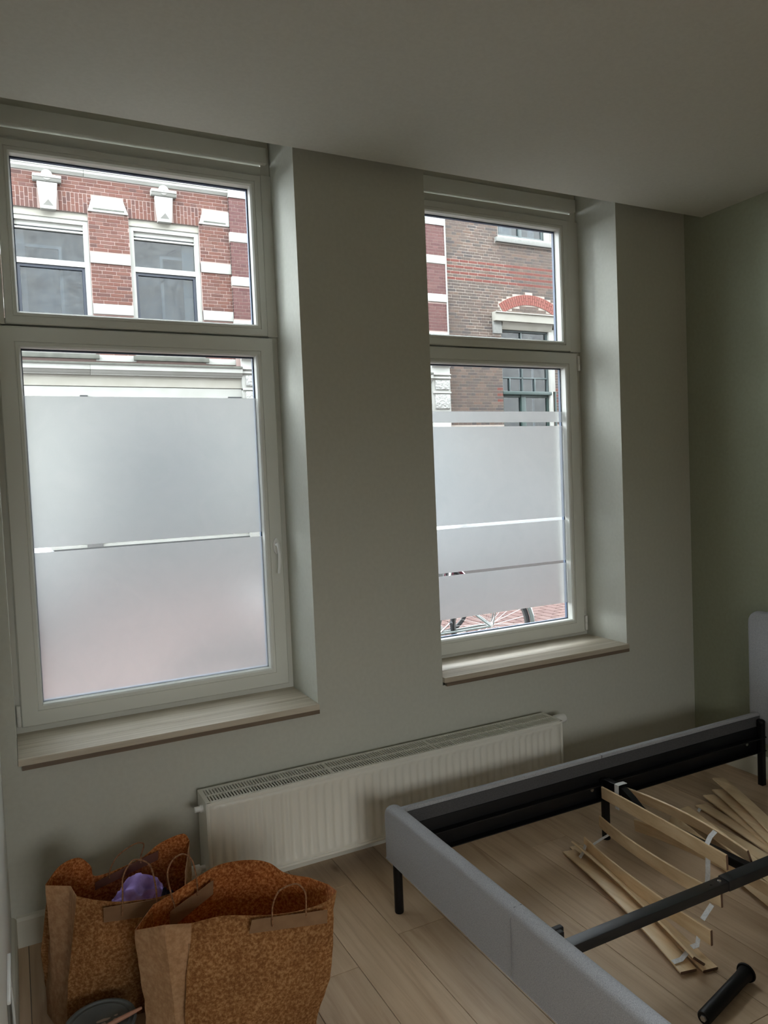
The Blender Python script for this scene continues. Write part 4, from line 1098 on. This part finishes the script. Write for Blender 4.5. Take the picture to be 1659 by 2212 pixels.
# ---------------------------------------------------------------- white car
def car(loc, label, HS=1.13):
    x0, y0 = loc; r = empty('car', (x0 + 2.05, y0 + .85, GZ), label, 'car')
    prof = [  # x, z bottom, z shoulder, half width, shoulder inset
        (0.00, .34, .56, .62), (.05, .24, .66, .72), (.25, .20, .74, .80), (.7, .20, .86, .84), (1.05, .20, .95, .85), (2.0, .20, .985, .86), (3.0, .20, 1.0, .86), (3.6, .20, 1.0, .84), (3.95, .24, .96, .78), (4.08, .34, .84, .68)]
    ym = y0 + .85; b = B(); rings = []
    for x, zl, zt, hw in prof:
        zt *= HS
        ring = []
        for u, v in ((-.90, 0), (-1, .12), (-1.0, .55), (-.985, .80), (-.93, .95), (-.82, 1.0), (0, 1.03), (.82, 1.0), (.93, .95), (.985, .80), (1.0, .55), (1, .12), (.90, 0)):
            ring.append((x0 + x, ym + u * hw, GZ + zl + (zt - zl) * v))
        rings.append(ring)
    b.loft(rings); b.build('body', M['carwhite'], r, smooth=50)
    def cabin(name, m, zs, rows, sc_):
        b = B(); rings = []
        for z, xa, xb, hw in rows:
            ring = [(x0 + xa, ym - hw * .72, z), (x0 + xa + .12, ym - hw, z), (x0 + xb - .12, ym - hw, z), (x0 + xb, ym - hw * .8, z), (x0 + xb, ym + hw * .8, z), (x0 + xb - .12, ym + hw, z), (x0 + xa + .12, ym + hw, z), (x0 + xa, ym + hw * .72, z)]
            rings.append([(p[0], p[1], GZ + p[2] * HS) for p in ring])
        b.loft(rings); return b.build(name, m, r, smooth=30)
    cabin('windows', M['carglass'], 0, [(.93, 1.0, 3.85, .76), (1.20, 1.42, 3.70, .70), (1.40, 1.82, 3.52, .62)], 1)
    cabin('roof', M['carwhite'], 0, [(1.395, 1.80, 3.54, .63), (1.44, 1.92, 3.45, .60), (1.465, 2.2, 3.2, .50)], 1)
    for s_ in (-1, 1):
        for xa, xb, za, zb, ha, hb in ((1.02, 1.86, .94, 1.41, .765, .625), (2.35, 2.40, .96, 1.41, .77, .63), (3.55, 3.30, .96, 1.41, .76, .63)):
            B().bar([(x0 + xa + .1, ym + s_ * ha, GZ + za * HS), (x0 + xb + .1, ym + s_ * hb, GZ + zb * HS)], .06, .035, (0, s_, 0)).build('pillar', M['carwhite'], r, .008)
        B().bar([(x0 + 1.32, ym + s_ * .84, GZ + 1.10), (x0 + 1.36, ym + s_ * 1.0, GZ + 1.15)], .10, .13).build('mirror', M['greyframe'], r, .03)
        for xw in (.78, 3.30):
            wl = B().lathe([(.16, -.10), (.29, -.105), (.315, -.08), (.315, .08), (.29, .10), (.16, .10)], (x0 + xw, ym + s_ * .78, GZ + .315), 'y', 28).build('wheel', M['tyre'], r)
            B().lathe([(.03, -.108), (.18, -.104), (.20, -.09), (.20, .09), (.18, .104), (.03, .108)], (x0 + xw, ym + s_ * .78, GZ + .315), 'y', 20).build('rim', M['rimgrey'], wl)
        for xa, ya, nm in ((.03, .58, 'headlamp'), (4.0, .6, 'tail_lamp')): B().box(x0 + xa - .02, x0 + xa + .12, ym + s_ * ya - .12, ym + s_ * ya + .12, GZ + .58, GZ + .70).build(nm, M['chrome'] if nm == 'headlamp' else M['bikered'], r, .03)
    box('number_plate_holder', M['tyre'], x0 - .02, x0 + .03, ym - .26, ym + .26, GZ + .38, GZ + .49, r, .006)
car((3.90, 5.3), 'white hatchback parked across the street, glimpsed through the gaps in the right window film')
car((-3.65, 5.2), 'white hatchback parked further left, glimpsed through the gap in the left window film')

# ---------------------------------------------------------------- bicycles
def bicycle(hub, yaw, frame, label, extra=None):
    """hub: rear hub position; the bicycle points along +x rotated by yaw"""
    hx, hy = hub; R_ = .345; hz = GZ + R_ + .0
    ca, sa = math.cos(yaw), math.sin(yaw)
    P = lambda x, y, z: (hx + x * ca - y * sa, hy + x * sa + y * ca, GZ + z)
    r = empty('bicycle', P(.52, 0, 0), label, 'bicycle', 'bicycles leaning in the street below the right window')
    for wx in (0, 1.06):
        def circ(rad, zz=0, n=36, y=0): return [P(wx + rad * math.cos(k * 2 * math.pi / n), y, R_ + rad * math.sin(k * 2 * math.pi / n)) for k in range(n + 1)]
        b = B(); b.tube(circ(R_ - .018), .018, 8, cap=False); wl = b.build('wheel', M['tyre'], r)
        b = B(); b.tube(circ(R_ - .040), .009, 6, cap=False); b.build('rim', M['rimgrey'], wl)
        b = B()
        for k in range(28):
            a = k * 2 * math.pi / 28; s_ = .028 * (1 if k % 2 else -1)
            b.tube([P(wx, s_, R_), P(wx + (R_ - .045) * math.cos(a), 0, R_ + (R_ - .045) * math.sin(a))], .0014, 4)
        tag(b.build('spokes', M['chrome'], wl), kind='stuff')
        b = B(); b.tube([P(wx, -.045, R_), P(wx, .045, R_)], .018, 10); b.build('hub', M['chrome'], wl)
        a0, a1 = (20, 200) if wx == 0 else (35, 165)
        b = B(); b.tube([P(wx + (R_ + .022) * math.cos(math.radians(a)), 0, R_ + (R_ + .022) * math.sin(math.radians(a))) for a in range(a0, a1, 10)], .020, 6); b.build('mudguard', frame, r)
    bb, st, ht, hb = (.46, 0, .28), (.34, 0, .72), (.86, 0, .78), (.90, 0, .66)
    b = B()
    for p, q, rr in ((bb, st, .016), (bb, hb, .018), ((.40, 0, .50), hb, .016), (ht, hb, .018)): b.tube([P(*p), P(*q)], rr, 10)
    for s_ in (-1, 1):
        b.tube([P(0, s_ * .055, R_), P(bb[0], s_ * .03, bb[2])], .010, 8); b.tube([P(0, s_ * .055, R_), P(.345, s_ * .015, .62)], .009, 8)
        b.tube([P(hb[0], s_ * .03, hb[2]), P(1.06, s_ * .05, R_)], .011, 8)
    b.build('frame', frame, r)
    b = B(); b.tube([P(*st), P(.315, 0, .86)], .012, 8); b.build('seat_post', M['chrome'], r)
    b = B(); b.loft([[P(x_, w_ * u, .86 + h_ * v) for u, v in ((-1, 0), (-.7, 1), (.7, 1), (1, 0), (.5, -.6), (-.5, -.6))] for x_, w_, h_ in ((.16, .05, .02), (.20, .10, .05), (.30, .09, .05), (.42, .03, .035), (.47, .015, .02))]); b.build('saddle', M['tyre'], r, smooth=60)
    b = B(); b.tube([P(*ht), P(.84, 0, .93)], .012, 8); b.tube(spline([P(.66, -.28, .96), P(.76, -.27, .98), P(.86, -.16, 1.0), P(.88, 0, .94), P(.86, .16, 1.0), P(.76, .27, .98), P(.66, .28, .96)], 4), .011, 8); b.build('handlebar', M['chrome'], r)
    b = B()
    for s_ in (-1, 1): b.tube([P(.60, s_ * .277, .945), P(.72, s_ * .277, .975)], .017, 8)
    b.build('grips', M['beige'], r)
    b = B(); b.lathe([(.06, -.004), (.075, -.004), (.075, .004), (.06, .004)], (0, 0, 0), 'y', 20)
    for v in b.bm.verts: v.co = Vector(P(bb[0] + v.co.x, -.05 + v.co.y, bb[2] + v.co.z))
    b.tube([P(bb[0], -.06, bb[2]), P(bb[0] + .12, -.06, bb[2] - .11)], .008, 6); b.tube([P(bb[0], .06, bb[2]), P(bb[0] - .12, .06, bb[2] + .11)], .008, 6)
    b.build('crank', M['chrome'], r)
    b = B(); 
    for s_ in (-1, 1): b.box(-.045, .045, -.04, .04, -.01, .01) if 0 else b.tube([P(bb[0] + (.12 if s_ < 0 else -.12), s_ * .07, bb[2] + (-.11 if s_ < 0 else .11)), P(bb[0] + (.12 if s_ < 0 else -.12), s_ * .15, bb[2] + (-.11 if s_ < 0 else .11))], .014, 6)
    b.build('pedals', M['tyre'], r)
    b = B()
    for s_ in (-.06, 0, .06): b.tube([P(-.26, s_, .74), P(.20, s_, .76)], .007, 6)
    for s_ in (-1, 1): b.tube([P(-.02, s_ * .06, R_ + .01), P(-.10, s_ * .065, .74)], .005, 6)
    b.tube([P(-.26, -.06, .74), P(-.26, .06, .74)], .007, 6); b.tube([P(.20, -.06, .76), P(.20, .06, .76)], .007, 6)
    b.build('luggage_rack', frame, r)
    if extra: extra(r, P)
    return r
bicycle((3.63, 2.57), math.pi - .50, M['bikegrey'], 'pale grey bicycle nearest the right window, rear wheel towards the right')
bicycle((3.95, 3.85), math.pi + .10, M['bikered'], 'magenta bicycle standing behind the pale grey one')
bicycle((2.12, 1.50), math.pi - .05, M['bikeblack'], 'black bicycle mostly hidden left of the pale grey one')
